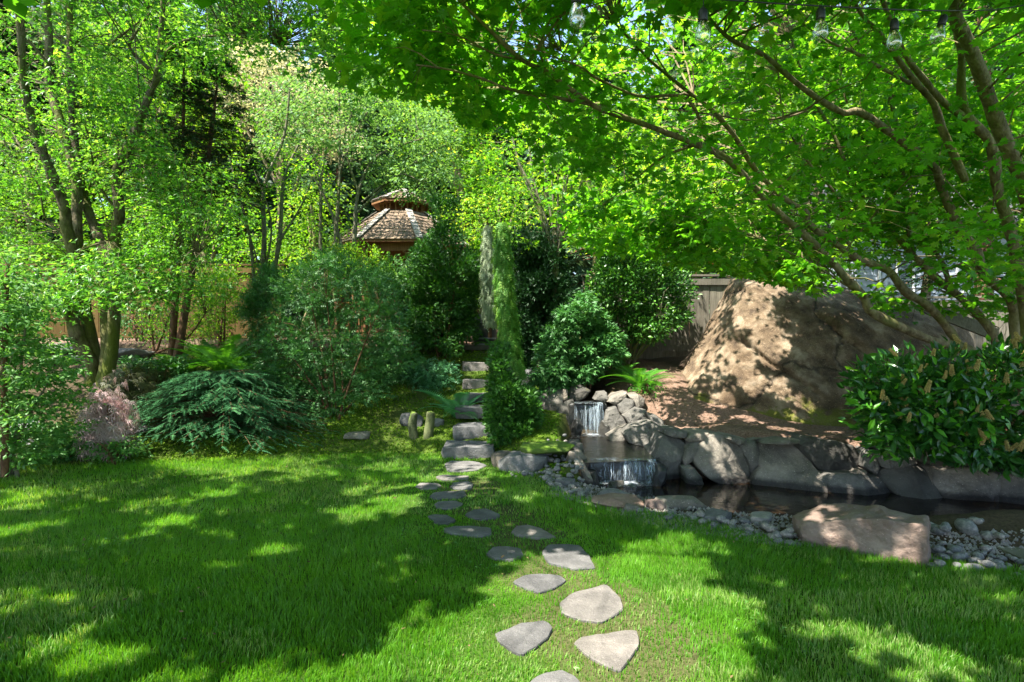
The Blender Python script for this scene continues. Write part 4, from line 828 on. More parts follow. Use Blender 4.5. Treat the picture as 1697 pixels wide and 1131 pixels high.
for px, py, s, lab, mt in [(1551, 890, .15, 'large grey boulder-like pebble against the right end of the stone block', 0), (1602, 892, .17, 'long speckled pale pebble beside the water right of the stone block', 1), (1590, 922, .13, 'bright white speckled pebble in front of the group', 2), (1562, 920, .11, 'brownish pebble between two larger pale pebbles', 3), (1620, 928, .10, 'round tan speckled pebble right of the bright white one', 4), (1655, 937, .09, 'small oval pale pebble near the slab corner', 5), (1547, 935, .10, 'dark pebble at the lower right corner of the stone block', 0),
                         (1288, 882, .10, 'reddish brown pebble left of the stone block', 3), (1309, 884, .075, 'blue-grey pebble touching the left end of the stone block', 1), (1255, 860, .12, 'bluish mottled pebble at the water edge left of the stone block', 2), (923, 776, .10, 'largest blue-grey pebble in the bank by the lower waterfall', 1), (906, 795, .09, 'pale pebble at the lawn edge of the pebble bank', 4), (971, 815, .07, 'white pebble beside the standing slab', 2), (910, 783, .085, 'grey rounded pebble next to the largest one in the bank', 0), (955, 776, .08, 'pale oval pebble high in the bank', 5), (1150, 858, .09, 'rounded pebble at the lawn edge under the long slab', 1)]:
    x, y, _z = G(px, py, .03); o = bpy.data.objects.new('pebble', PEB[mt]); COL.objects.link(o); o.scale = (s, s, s); o.location = (x, y, hz(x, y)+s*.2); o.rotation_euler = (.1, .1, rp.random()*6); tag(o, lab, 'pebble'); placed.append((x, y, hz(x, y)+s*.2, s))
pebbles([(846, 787), (880, 778), (905, 758), (935, 744), (952, 762), (968, 795), (985, 832), (940, 818), (900, 806), (868, 800)], 115, .045, .10, 'small grey river pebble in the bank between lawn and lower waterfall', 'pebbles left of the lower waterfall')
pebbles([(985, 832), (1075, 846), (1180, 860), (1320, 878), (1325, 905), (1240, 892), (1150, 872), (1060, 856), (990, 842)], 90, .04, .105, 'small rounded pebble on the near shore between lawn and pond', 'pebbles along the near shore')
pebbles([(1540, 893), (1625, 893), (1700, 925), (1790, 955), (1790, 985), (1700, 955), (1600, 945), (1545, 945)], 75, .04, .12, 'small mixed pebble right of the stone block', 'pebbles right of the stone block')

# ------------------------------------------------------------ fences
def fence(name, label, x0, x1, y, z0, top, mat, w=.14, y1=None, gap=.006):
    y1 = y if y1 is None else y1; root = thing(name, label, 'fence', ((x0+x1)/2, (y+y1)/2, z0)); L_ = math.hypot(x1-x0, y1-y); a = math.atan2(y1-y, x1-x0); root.rotation_euler = (0, 0, a); h = top-z0
    b = MB(); b.box((0, 0, (h-.2)/2), (w-gap, .02, h-.2)); me = b.mesh('board'); n = int(L_/w)
    for k in range(n):
        o = add('board', me, M[mat], root, (-L_/2+w*(k+.5), .003*((k*7) % 3-1), 0)); o.rotation_euler = (0, .004*((k*5) % 3-1), 0)
    b = MB(); b.box((0, -.03, 0), (L_, .035, .14)); rail = b.mesh('rail'); add('rail', rail, M[mat], root, (0, -.005, .25)); add('rail', rail, M[mat], root, (0, -.005, h-.13))
    b = MB(); b.box((0, 0, 0), (L_+.06, .14, .04)); add('cap_rail', b.mesh('cap_rail'), M[mat], root, (0, 0, h))
    b = MB(); b.box((0, .08, h/2), (.1, .1, h)); post = b.mesh('post')
    for k in range(int(L_/2.0)+1): add('post', post, M[mat], root, (-L_/2+.06+2.0*k, 0, 0))
    return root
fence('wooden_fence', 'golden brown board fence behind the big mossy tree on the left', -14.5, -5.6, 14.0, 1.5, 3.47, 'fence')
fence('wooden_fence', 'weathered grey board fence panel between glossy shrub and huge boulder', 1.5, 5.2, 12.0, 1.2, 2.98, 'fencegrey')
fence('wooden_fence', 'shaded grey board fence behind the branching maple at the right edge', 7.6, 13.5, 11.6, .9, 2.48, 'fencegrey', y1=10.9)
b = MB(); A = P(1246, 462, 10.6); B = P(1128, 608, 10.2); d_ = unit(B-A); s_ = unit(np.cross(d_, [0, 1, 0])); t_ = np.cross(s_, d_); b.box((0, 0, 0), (np.linalg.norm(B-A), .16, .05), np.stack([d_, t_, s_], 1))
add('timber_plank', b.mesh('plank'), M['darkwood'], None, (A+B)/2, label='dark timber plank slanting down along the left edge of the huge boulder', cat='plank')
A = P(1535, 510, 8.9); B = P(1650, 555, 8.4); d_ = unit(B-A); s_ = unit(np.cross(d_, [0, 1, 0])); t_ = np.cross(s_, d_)
b = MB(); b.box((0, 0, 0), (np.linalg.norm(B-A), .05, .18), np.stack([d_, t_, s_], 1)); add('timber_plank', b.mesh('plank'), M['fencegrey'], None, (A+B)/2, label='weathered board sloping behind the maple stems right of the boulder', cat='plank')
# terrace edging, path
b = MB(); b.box((0, 0, 0), (2.3, .12, .14)); add('edging_timber', b.mesh('edging'), M['edging'], None, (*P(352, 568, 12.4)[:2], 1.58), label='pale timber edging on the terrace behind the ferns at left', cat='timber edging')
b = MB(); b.box((0, 0, 0), (1.9, 1.2, .1)); add('path_landing', b.mesh('landing'), M['slab'], None, (-.35, 12.6, 1.46), label='pale landing of the path at the top of the stone steps', cat='landing')

# ------------------------------------------------------------ gazebo
gz = thing('gazebo', 'octagonal cedar gazebo with two-tier shingle roof among the trees', 'gazebo', (-3.07, 16.0, 1.7))
def ring(r, z, n=8, off=.5): a = (np.arange(n)+off)*2*np.pi/n-np.pi/2; return np.stack([r*np.cos(a), r*np.sin(a), np.full(n, z)], 1)
E0, E1 = ring(2.02, 2.42), ring(.70, 3.42); Fq = np.array([(k, (k+1) % 8, 8+(k+1) % 8, 8+k) for k in range(8)])
add('lower_roof', mesh_np('lower_roof', np.vstack([E0, E1, E0-[0, 0, .05], E1-[0, 0, .05]]), np.vstack([Fq, Fq[:, ::-1]+16, [(k, k+16, (k+1) % 8+16, (k+1) % 8) for k in range(8)]])), M['gaz'], gz)
b = MB(); b.box((0, 0, 0), (1, .16, .018)); shm = b.mesh('shingle'); shm.materials.append(M['shingle'])
b = MB(); b.box((0, 0, 0), (.17, .2, .022)); hipm = b.mesh('hip_shingle'); hipm.materials.append(M['hipshingle'])
stuffb = MB(); rg = np.random.default_rng(3)
def roof_face(A0, A1, B0, B1, rows, name, single):
    """A0-A1 eave edge, B0-B1 upper edge"""
    n_ = unit(np.cross(A1-A0, B0-A0)); n_ = n_*np.sign(n_[2])
    for r_ in range(rows):
        t = (r_+.45)/rows; a = A0+(B0-A0)*t; c = A1+(B1-A1)*t; L_ = np.linalg.norm(c-a); ex = (c-a)/L_; ey = unit(np.cross(n_, ex)); up = unit((B0+B1-A0-A1)); ey = up; x = 0
        while x < L_-.02:
            w = min(.10+.08*rg.random(), L_-x); ctr = a+ex*(x+w/2)+n_*(.02+.004*rg.random()); k = np.stack([ex, unit(ey+n_*-.09), n_], 1)
            if single:
                o = bpy.data.objects.new(name, shm); COL.objects.link(o); o.parent = gz
                o.matrix_local = Matrix([[k[i_][0]*(w-.008), k[i_][1], k[i_][2], ctr[i_]] for i_ in range(3)]+[[0, 0, 0, 1]])
            else: stuffb.box(ctr, (w-.008, .16, .018), k)
            x += w
for k in range(8): roof_face(E0[k], E0[(k+1) % 8], E1[k], E1[(k+1) % 8], 9, 'shingle', k == 7)
U0, U1 = ring(.86, 3.70), ring(.03, 4.12)
add('upper_roof', mesh_np('upper_roof', np.vstack([U0, U1, U0-[0, 0, .05], U1-[0, 0, .05]]), np.vstack([Fq, Fq[:, ::-1]+16, [(k, k+16, (k+1) % 8+16, (k+1) % 8) for k in range(8)]])), M['gaz'], gz)
for k in range(8): roof_face(U0[k], U0[(k+1) % 8], U1[k], U1[(k+1) % 8], 5, 'shingle', False)
add('shingles', stuffb.mesh('shingles'), M['shingle'], gz, kind='stuff')
for (r0, r1, rows) in ((E0, E1, 8), (U0, U1, 4)):
    for k in range(8):
        d_ = unit(r1[k]-r0[k]); nn = unit(np.cross(np.cross(d_, UP), d_)); nn = nn*np.sign(nn[2]); s_ = np.cross(d_, nn)
        for j in range(rows):
            p = r0[k]+(r1[k]-r0[k])*((j+.5)/rows)+nn*.055; o = bpy.data.objects.new('hip_shingle', hipm); COL.objects.link(o); o.parent = gz
            kk = np.stack([s_, unit(d_-nn*.12), nn], 1); o.matrix_local = Matrix([[*[float(v) for v in kk[i_]], p[i_]] for i_ in range(3)]+[[0, 0, 0, 1]])
pr = ring(1.72, 0); pb = MB(); pb.box((0, 0, 1.2), (.12, .12, 2.4)); pm_ = pb.mesh('post')
for k in range(8):
    o = add('post', pm_, M['gaz'], gz, pr[k]); o.rotation_euler = (0, 0, (k+.5)*math.pi/4)
    a = pr[k]; c = pr[(k+1) % 8]; mid = (a+c)/2; L_ = np.linalg.norm(c-a); e = (c-a)/L_; kk = np.stack([e, np.cross(UP, e), UP], 1)
    b = MB(); b.box((0, 0, 0), (L_, .08, .2), kk); add('beam', b.mesh('beam'), M['gaz'], gz, mid+[0, 0, 2.28])
    b = MB(); b.box((0, 0, 0), (L_, .05, .06), kk); me = b.mesh('rail'); add('rail', me, M['gaz'], gz, mid+[0, 0, .9]); add('rail', me, M['gaz'], gz, mid+[0, 0, .15])
    for sgn, base in ((1, a), (-1, c)):
        pts = np.array([base+[0, 0, 1.75], base+e*sgn*.10+[0, 0, 2.0], base+e*sgn*.38+[0, 0, 2.2]]); p_, r_ = catmull(pts, [.035]*3, 3); V, Q_ = tube(p_, r_, 4); add('bracket', mesh_np('bracket', V, Q_), M['gaz'], gz)
    bb = MB()
    for s in np.linspace(.1, .9, 8): bb.box(a+(c-a)*s+[0, 0, .52], (.03, .03, .7))
    add('balusters', bb.mesh('balusters'), M['gaz'], gz, kind='stuff')
b = MB(); dr = ring(.62, 3.42)
for k in range(8):
    a = dr[k]; c = dr[(k+1) % 8]; o = add('cupola_post', None, None) if False else None
    for s in (0, .33, .66): b.box(a+(c-a)*s+[0, 0, .14], (.04, .04, .3))
    kk = np.stack([(c-a)/np.linalg.norm(c-a), np.cross(UP, unit(c-a)), UP], 1); b.box((a+c)/2+[0, 0, .27], (.5, .05, .05), kk)
add('cupola', b.mesh('cupola'), M['gaz'], gz)
V = np.vstack([ring(1.95, .0), ring(1.95, -.25)]); add('floor_deck', mesh_np('floor_deck', V, [Fq[:, [3, 2, 1, 0]], np.array([[0, 1, 2, 3, 4, 5, 6, 7]])]), M['gaz'], gz)

# low building roof further right behind the trees, and the house on the right
hs = thing('house', 'pale blue-grey house glimpsed between the maple leaves on the right', 'house', (16.0, 19.0, 1.2))
b = MB(); b.box((0, 2, 2.0), (9.0, 4.0, 4.6)); add('wall', b.mesh('wall'), M['siding'], hs)
rv = np.array([(-5, -.5, 4.25), (5, -.5, 4.25), (5, 4.5, 4.25), (-5, 4.5, 4.25), (-5, 2, 6.2), (5, 2, 6.2)]); add('roof', mesh_np('roof', rv, [np.array([(0, 1, 5, 4), (2, 3, 4, 5), (0, 3, 2, 1)]), np.array([(0, 4, 3), (1, 2, 5)])]), M['roof'], hs)
b = MB()
for z_ in np.arange(.2, 4.2, .2): b.box((0, -.008, z_), (9.0, .02, .03))
add('siding_boards', b.mesh('siding'), M['siding'], hs, kind='stuff')
for x_ in (-3.2, -.6, 2.4):
    b = MB(); b.box((0, 0, .56), (1.2, .06, .07)); b.box((0, 0, -.56), (1.2, .06, .07)); b.box((-.565, 0, 0), (.07, .06, 1.05)); b.box((.565, 0, 0), (.07, .06, 1.05)); b.box((0, 0, 0), (.04, .05, 1.05)); w_ = add('window', b.mesh('window'), M['trim'], hs, (x_, -.05, 2.6))
    b = MB(); b.box((0, .01, 0), (1.06, .01, 1.05)); add('pane', b.mesh('pane'), M['winglass'], w_)

# barrel
br = thing('barrel', 'dark half-hidden wine barrel under the shrubs at the top of the steps', 'barrel', (*P(802, 540, 12.9)[:2], 1.48))
pr_ = [(0.22, 0), (.26, .15), (.285, .32), (.285, .40), (.26, .58), (.22, .72)]; n = 24; V = []
for r_, z_ in pr_:
    for k in range(n): a = 2*math.pi*k/n; V.append((r_*math.cos(a), r_*math.sin(a), z_))
Fq2 = np.array([(a*n+k, a*n+(k+1) % n, (a+1)*n+(k+1) % n, (a+1)*n+k) for a in range(5) for k in range(n)])
V += [(.2*math.cos(2*math.pi*k/n), .2*math.sin(2*math.pi*k/n), .69) for k in range(n)]
Fr = np.array([(5*n+k, 5*n+(k+1) % n, 6*n+(k+1) % n, 6*n+k) for k in range(n)]); add('staves', mesh_np('staves', np.array(V), [Fq2, Fr, np.array([[6*n+k for k in range(n)]])], True), M['barrel'], br)
for r_, z_ in ((.235, .05), (.268, .18), (.268, .54), (.235, .67)):
    a = np.linspace(0, 2*np.pi, 25); b = MB(); V = np.stack([np.r_[np.cos(a)*(r_+.008), np.cos(a)*(r_+.008)], np.r_[np.sin(a)*(r_+.008), np.sin(a)*(r_+.008)], np.r_[a*0-.02, a*0+.02]], 1); Q_ = np.array([(k, k+1, 26+k, 25+k) for k in range(24)]); add('hoop', mesh_np('hoop', V, Q_, True), M['hoop'], br, (0, 0, z_))

# ------------------------------------------------------------ string of lights
sw = thing('string_lights', 'black string of clear bulbs hanging across the top right under the maple', 'string lights', P(1250, 0, 2.5))
wpts = [(640, -120, 1.9), (800, -75, 2.1), (955, -45, 2.3), (1060, -22, 2.4), (1168, -4, 2.5), (1255, 4, 2.6), (1355, 10, 2.72), (1482, 16, 2.9), (1570, 18, 3.05), (1650, 16, 3.3), (1720, 5, 3.5)]
p_, r_ = stem(wpts, .0035, .0035, 5); V, Q_ = tube(local(p_, sw), r_, 6); add('wire', mesh_np('wire', V, Q_, True), M['rubber'], sw)
def lathe(prof, n=18):
    V = []; 
    for r0, z in prof:
        for k in range(n): a = 2*math.pi*k/n; V.append((r0*math.cos(a), r0*math.sin(a), z))
    Fq = [(a*n+k, a*n+(k+1) % n, (a+1)*n+(k+1) % n, (a+1)*n+k) for a in range(len(prof)-1) for k in range(n)]
    return np.array(V), [np.array(Fq), np.array([[k for k in range(n)][::-1], [(len(prof)-1)*n+k for k in range(n)]])]
V, Fx = lathe([(.004, .052), (.008, .050), (.0155, .040), (.018, .030), (.018, 0), (.0165, -.003)]); sock = mesh_np('socket', V, Fx, True); sock.materials.append(M['rubber'])
V, Fx = lathe([(.0135, 0), (.0145, -.008), (.020, -.022), (.0245, -.038), (.0255, -.048), (.0235, -.060), (.017, -.069), (.008, -.074), (.001, -.0755)]); bulb = mesh_np('bulb', V, Fx, True); bulb.materials.append(M['bulb'])
b = MB()
for s in (-1, 1):
    q, r2 = catmull(np.array([(s*.006, 0, -.002), (s*.007, 0, -.02), (s*.004, 0, -.045), (0, 0, -.05)]), [.0008]*4, 2); b.add(*tube(q, r2, 4))
b.add(*tube(np.array([(0, 0, 0), (0, 0, -.012), (0, 0, -.018)]), [.005, .0045, .003], 6)); fil = b.mesh('filament'); fil.materials.append(M['brass'])
for px, py, d, tl in [(955, 5, 2.3, .06), (1165, 35, 2.5, 0), (1360, 32, 2.72, 0), (1482, 50, 2.9, 0), (1560, 42, 3.03, -.3), (820, -50, 2.12, 0)]:
    o = P(px, py, d)-np.array(sw.location); top = P(px, np.interp(px, [q[0] for q in wpts], [q[1] for q in wpts]), d)-np.array(sw.location)
    V, Q_ = tube(np.array([o+[0, 0, .05], (o+[0, 0, .05]+top)/2+[.003, 0, 0], top]), [.002]*3, 5); add('hanging_cord', mesh_np('hanging_cord', V, Q_, True), M['rubber'], sw)
    s2 = add('socket', sock, None, sw, o); s2.scale = (1.15, 1.15, 1.15); s2.rotation_euler = (0, tl*-1, 0); bl_ = add('bulb', bulb, None, s2); bl_.scale = (1.2, 1.2, 1.2); add('filament', fil, None, s2)
# ------------------------------------------------------------ big maple on the right
def px_of(p): return 848.5+p[:, 0]/np.maximum(p[:, 1], .1)*F, 565.5-(p[:, 2]-CAMZ)/np.maximum(p[:, 1], .1)*F
mp = thing('maple_tree', 'many-stemmed green maple leaning over the pond from the right edge', 'maple tree', (*P(1665, 600, 7.8)[:2], .35))
base = (1668, 660, 7.8)
MS_ = .74
ms = [
 stem([base,(1640,600,7.7),(1593,576,7.5),(1543,564,7.3),(1448,520,7.0),(1430,491,6.9),(1395,453,6.7),(1370,424,6.6),(1324,382,6.4),(1288,350,6.2),(1260,322,6.0),(1207,265,5.7),(1154,240,5.4),(1083,212,5.1),(1012,187,4.8),(980,173,4.6),(906,120,4.3),(864,99,4.1),(800,39,3.8),(740,-20,3.6)], .085, .012),
 stem([base,(1630,620,7.8),(1593,576,7.8),(1568,541,7.7),(1536,506,7.5),(1501,484,7.3),(1472,449,7.2),(1419,428,7.0),(1384,403,6.9),(1341,371,6.7),(1334,350,6.6),(1300,329,6.5),(1253,283,6.2),(1217,226,6.0),(1182,184,5.8),(1140,152,5.6),(1100,120,5.4),(1076,99,5.3),(1020,40,5.0)], .085, .012),
 stem([base,(1656,583,7.8),(1635,537,7.8),(1589,491,7.8),(1561,470,7.8),(1525,435,7.7),(1508,417,7.7),(1450,350,7.6),(1410,290,7.4),(1380,220,7.3),(1340,150,7.2),(1310,60,7.0)], .09, .015),
 stem([(1690,660,7.5),(1685,598,7.4),(1681,520,7.3),(1670,488,7.2),(1631,456,7.1),(1617,414,7.0),(1589,378,6.9),(1560,310,6.8),(1547,276,6.6),(1483,226,6.3),(1426,187,6.0),(1398,187,5.9),(1359,166,5.7),(1320,138,5.4),(1271,95,5.1),(1235,78,4.9),(1200,57,4.7),(1150,0,4.4)], .10, .015),
 stem([(1760,680,6.6),(1755,560,6.4),(1735,440,6.1),(1697,308,5.7),(1656,212,5.5),(1635,152,5.3),(1607,78,5.1),(1586,35,5.0),(1582,0,4.9),(1570,-100,4.6),(1540,-220,4.2)], .11, .05),
 stem([(1720,680,7.0),(1700,520,6.8),(1680,400,6.6),(1656,325,6.4),(1642,240,6.2),(1607,198,6.0),(1593,156,5.9),(1593,88,5.7),(1586,42,5.5),(1600,-60,5.2)], .10, .03)]
mb = [stem([(1607,200,6.0),(1564,170,5.9),(1536,138,5.8),(1501,92,5.6),(1469,18,5.4),(1440,-60,5.2)], .055, .02), stem([(1600,300,6.4),(1561,212,6.2),(1547,170,6.1),(1518,138,6.0),(1483,92,5.8),(1455,53,5.6),(1426,21,5.4),(1380,-60,5.1)], .06, .02),
 stem([(1508,138,5.95),(1448,106,5.6),(1412,85,5.4),(1377,71,5.2),(1330,40,5.0)], .028, .01), stem([(980,174,4.6),(906,159,4.4),(846,149,4.2),(800,131,4.0),(740,115,3.8),(690,108,3.6)], .022, .006),
 stem([(1207,265,5.7),(1180,250,5.5),(1140,165,5.2),(1060,160,4.9),(990,130,4.7),(960,110,4.5),(900,90,4.3)], .025, .007), stem([(1217,226,6.0),(1150,160,5.7),(1090,165,5.5),(1030,150,5.3),(970,120,5.0),(930,85,4.8)], .022, .007),
 stem([(1508,417,7.7),(1483,191,7.5),(1448,127,7.3),(1426,81,7.2),(1405,32,7.0)], .04, .02), stem([(1575,477,7.8),(1564,442,7.8),(1554,424,7.9),(1518,382,8.0),(1480,320,8.0),(1440,250,8.0),(1400,160,7.9),(1390,80,7.8)], .05, .015),
 stem([(1674,491,7.2),(1688,467,7.2),(1692,428,7.2),(1700,380,7.2),(1720,300,7.1)], .05, .03), stem([(1419,428,7.0),(1405,400,7.0),(1390,330,7.0),(1340,270,6.9),(1300,200,6.8),(1290,120,6.6)], .03, .01),
 stem([(1430,491,6.9),(1350,440,6.6),(1290,410,6.3),(1220,380,6.0),(1150,360,5.7)], .02, .005), stem([(1154,240,5.4),(1100,260,5.6),(1050,300,5.8),(1000,340,6.0)], .02, .005), stem([(1359,166,5.7),(1320,190,5.5),(1250,200,5.3),(1180,190,5.0),(1100,180,4.7)], .022, .006),
 stem([(1631,456,7.1),(1600,400,6.8),(1640,360,6.4),(1650,300,6.1)], .025, .01), stem([(864,99,4.1),(820,90,4.0),(760,60,3.8),(700,50,3.6)], .012, .004)]
ms = [(p_, r_*MS_) for p_, r_ in ms]; mb = [(p_, r_*MS_) for p_, r_ in mb]
REG = [  # polygon in the photo, nearest and farthest distance, sprays
 ([(930,0),(1697,0),(1760,100),(1760,470),(1560,470),(1480,440),(1400,430),(1350,450),(1290,440),(1200,415),(1130,380),(1060,340),(960,270),(930,150)], 4.2, 8.2, 520),
 ([(690,-60),(960,-60),(960,230),(880,200),(800,190),(720,150),(680,60)], 3.5, 5.4, 95),
 ([(600,-40),(740,-40),(760,170),(700,190),(620,150)], 3.8, 5.5, 34),
 ([(1000,-250),(1500,-250),(1560,300),(1300,330),(1080,200)], 7.8, 9.6, 260), ([(1350,250),(1560,200),(1640,380),(1450,400)], 7.6, 9, 50),
 ([(930,300),(1150,330),(1140,440),(1060,430),(960,400)], 6.2, 8.0, 70), ([(1130,340),(1300,400),(1330,470),(1210,450),(1120,430)], 5.6, 7.5, 80), ([(1300,430),(1380,430),(1370,490),(1310,480)], 5.8, 6.8, 16), ([(1400,480),(1520,480),(1510,540),(1420,520)], 6.3, 7.0, 12),
 ([(1560,440),(1697,430),(1720,540),(1640,545),(1570,500)], 5.8, 7.0, 20),
 ([(640,-330),(1700,-330),(1760,-20),(640,-20)], 3.2, 6.5, 230), ([(1000,-900),(2100,-900),(2300,0),(1000,-300)], 2.8, 6.5, 260), ([(1700,-200),(2300,-200),(2300,420),(1750,420)], 4.5, 8.5, 130)]
C = np.concatenate([sample_poly(a, n, b_, c_) for a, b_, c_, n in REG]); px, py = px_of(C)
bd = np.interp(px, [700, 900, 1100, 1300, 1500, 1600, 1700], [3.7, 4.3, 5.2, 6.1, 6.6, 6.3, 5.9]); bd = bd+.7*sstep(330, 450, py); fr = (py > 0) & (py < 560) & (C[:, 1] < bd+.2) & (px < 1720) & (R.random(len(C)) < .82)
C[fr] = PP(px[fr], py[fr], (bd+.3+1.9*R.random(len(C)))[fr]); rad = .32+.18*R.random(len(C))
pos, tip, nor, cl = flat_spray(C, 34, rad, .25, .26, tilt=.45); size = .062+.046*R.random(len(pos))
px, py = px_of(pos)
hide = sun_gap(pos) & (R.random(len(pos)) < .96)
# the crown's lower edge
low = np.interp(px, [600, 700, 860, 930, 1000, 1130, 1210, 1290, 1350, 1400, 1500, 1600, 1700, 1900], [150, 170, 240, 400, 420, 440, 455, 470, 490, 480, 545, 530, 560, 600])
keep = ~hide & (py < low) & (pos[:, 2] > 1.9)
inv = (px > -20) & (px < 1717) & (py > -20) & (py < 1150)
pos, tip, nor, size, cl, inv = [a[keep] for a in (pos, tip, nor, size, cl, inv)]
near = nearest_in_view(pos, size); msk = np.ones(len(pos), bool); msk[near] = False
tree(mp, ms+mb, bark='bark', sides=10, trunk_n=6, bumpy=.3, twig=twigs(C, ms+mb, frac=.55, k=5, rmin=.003, rmax=.012))
a = msk & inv; b_ = msk & ~inv
fa = a & (pos[:, 1] > 6.2); a = a & ~fa
foliage(mp, [leaves(pos[a], tip[a], nor[a], size[a], T_MAPLE, clumpr(cl[a], .4))], 'maple'); foliage(mp, [leaves(pos[fa], tip[fa], nor[fa], size[fa]*1.05, T_MAPLE6, clumpr(cl[fa], .4))], 'maple'); foliage(mp, [leaves(pos[b_], tip[b_], nor[b_], size[b_]*1.15, T_MAPLE6, clumpr(cl[b_], .4))], 'maple')
single_leaves(mp, pos[near], tip[near], nor[near], size[near], T_MAPLE, 'maple')
print('maple leaves', len(pos))

# unseen second maple, added outside the frame on the left to shade the lawn
om = thing('maple_tree', 'broad maple standing left of the lawn, its crown spreading over the grass', 'maple tree', (-7.2, 2.2, 0))
tr_ = [catmull(np.array([(-7.2, 2.2, -.1), (-7.1, 2.3, 1.5), (-6.6, 2.4, 3), (-5.5, 2.5, 4.2), (-3.8, 2.6, 5.0), (-2, 2.7, 5.3)]), np.array([.2, .17, .14, .1, .06, .03])), catmull(np.array([(-7.1, 2.3, 1.8), (-7.2, 3.2, 3.5), (-6.8, 4.2, 4.8), (-5.5, 5, 5.8)]), np.array([.12, .1, .07, .03])), catmull(np.array([(-7.1, 2.3, 1.6), (-6.5, 1.0, 3.4), (-4.8, 0, 4.6), (-2.5, -.6, 5.2), (0, -1, 5.4)]), np.array([.13, .1, .07, .05, .02])), catmull(np.array([(-2, 2.7, 5.3), (0, 2.2, 5.4), (1.5, 1.6, 5.3)]), np.array([.03, .02, .01]))]
C = np.stack([-9.5+13.2*R.random(1350), -2.6+7.4*R.random(1350), 4.3+1.9*R.random(1350)], 1)
C = np.vstack([C, np.stack([3.5+3*R.random(170), -1.5+3.4*R.random(170), 4.3+1.5*R.random(170)], 1)]); C = C[(C[:, 2]-CAMZ)/np.maximum(C[:, 1], .1) > .62]  # extra unseen sprays added on the right to shade the near lawn
pos, tip, nor, cl = flat_spray(C, 22, .4+.25*R.random(len(C)), .25, .3); k_ = ~sun_gap(pos) & ((pos[:, 2]-CAMZ)/np.maximum(pos[:, 1], .1) > .6); pos, tip, nor, cl = pos[k_], tip[k_], nor[k_], cl[k_]
tree(om, tr_, bark='bark', trunk_n=1, twig=twigs(C, tr_, frac=.3, k=4)); foliage(om, [leaves(pos, tip, nor, .17+.08*R.random(len(pos)), (T_QUAD[0]*[1.7, 1, 1], T_QUAD[1]), cl)], 'maple')
print('shade leaves', len(pos))

# ------------------------------------------------------------ big mossy tree on the left
jm = thing('japanese_maple', 'large mossy Japanese maple with several trunks on the left', 'japanese maple', P(162, 632, 9.4))
js = [stem([(155,640,9.4),(150,600,9.4),(128,560,9.3),(118,510,9.3),(125,440,9.2),(112,380,9.1),(106,340,9.0),(81,279,8.8),(64,230,8.7),(50,191,8.6),(39,124,8.4),(32,28,8.2),(5,-60,8.0)], .15, .05),
 stem([(162,640,9.5),(158,600,9.5),(142,520,9.5),(132,440,9.5),(127,400,9.5),(127,318,9.5),(117,265,9.5),(92,177,9.5),(80,141,9.5),(81,53,9.4),(74,-40,9.3)], .15, .06),
 stem([(170,640,9.4),(178,580,9.4),(176,520,9.5),(178,440,9.6),(166,400,9.6),(141,336,9.7),(134,308,9.7),(125,250,9.8),(118,150,9.8),(115,0,9.8),(110,-80,9.8)], .14, .06),
 stem([(176,640,9.3),(184,590,9.3),(190,500,9.2),(190,400,9.2),(198,354,9.1),(194,283,9.0),(220,230,8.9),(247,160,8.8),(262,117,8.7),(268,35,8.6),(275,-50,8.5)], .14, .04)]
jb = [stem([(262,105,8.7),(290,75,8.5),(330,62,8.3),(390,60,8.1),(460,75,7.9)], .035, .01), stem([(247,115,8.8),(215,80,8.6),(225,55,8.5),(250,20,8.3)], .04, .015), stem([(180,75,9),(200,60,8.8),(232,35,8.6)], .03, .01), stem([(125,560,9.3),(110,520,9.2),(112,480,9.0),(130,420,8.5),(180,400,8.2)], .05, .012),
 stem([(39,124,8.4),(35,30,8.4),(50,-30,8.4)], .03, .02), stem([(40,60,8.8),(75,100,9),(92,130,9.2)], .03, .02), stem([(141,336,9.7),(155,280,9.5),(150,250,9.3)], .02, .01), stem([(198,354,9.1),(160,300,8.9),(150,240,8.7)], .03, .012), stem([(190,460,9.2),(230,440,8.9),(280,420,8.6),(330,420,8.3)], .03, .008), stem([(64,230,8.7),(20,200,8.5),(-20,180,8.3)], .03, .01),
 stem([(106,390,9.1),(75,360,9),(65,310,8.9),(50,290,8.8)], .025, .01)]
js = [(p_, r_*.78) for p_, r_ in js]; jb = [(p_, r_*.8) for p_, r_ in jb]
REG = [([(-60,-60),(430,-60),(500,20),(400,80),(270,150),(220,240),(-60,260)], 7.0, 10.5, 400), ([(-60,-400),(560,-400),(560,-40),(-60,-40)], 5.2, 10, 320), ([(60,90),(220,80),(280,230),(330,330),(300,350),(200,330),(80,260)], 7.6, 9.6, 180), ([(240,220),(330,250),(390,340),(370,400),(300,370),(240,320)], 7.6, 9, 100),
 ([(120,420),(190,405),(290,400),(370,440),(350,480),(280,500),(200,480),(110,490)], 7.6, 8.8, 120), ([(170,370),(280,360),(340,420),(200,420)], 7.8, 9, 40), ([(-40,280),(60,260),(80,420),(-40,430)], 8, 10, 60), ([(-20,420),(120,430),(110,510),(-20,540)], 8.2, 9.5, 40), ([(400,-20),(690,-20),(700,110),(620,150),(500,70)], 5.8, 8.5, 110), ([(300,0),(420,0),(470,70),(400,90),(330,60)], 7, 9, 40)]
C = np.concatenate([sample_poly(a, n, b_, c_) for a, b_, c_, n in REG]); C = C[C[:, 2] > 1.7]; px, py = px_of(C); fr = (px < 320) & (py > -20) & (py < 400) & (C[:, 1] < 9.6) & (R.random(len(C)) < .62); C[fr] = PP(px[fr], py[fr], 9.8+1.6*R.random(fr.sum()))
pos, tip, nor, cl = flat_spray(C, 40, .42+.28*R.random(len(C)), .45, .12, tilt=.35); px, py = px_of(pos); inv = (px > -40) & (px < 1740) & (py > -40)
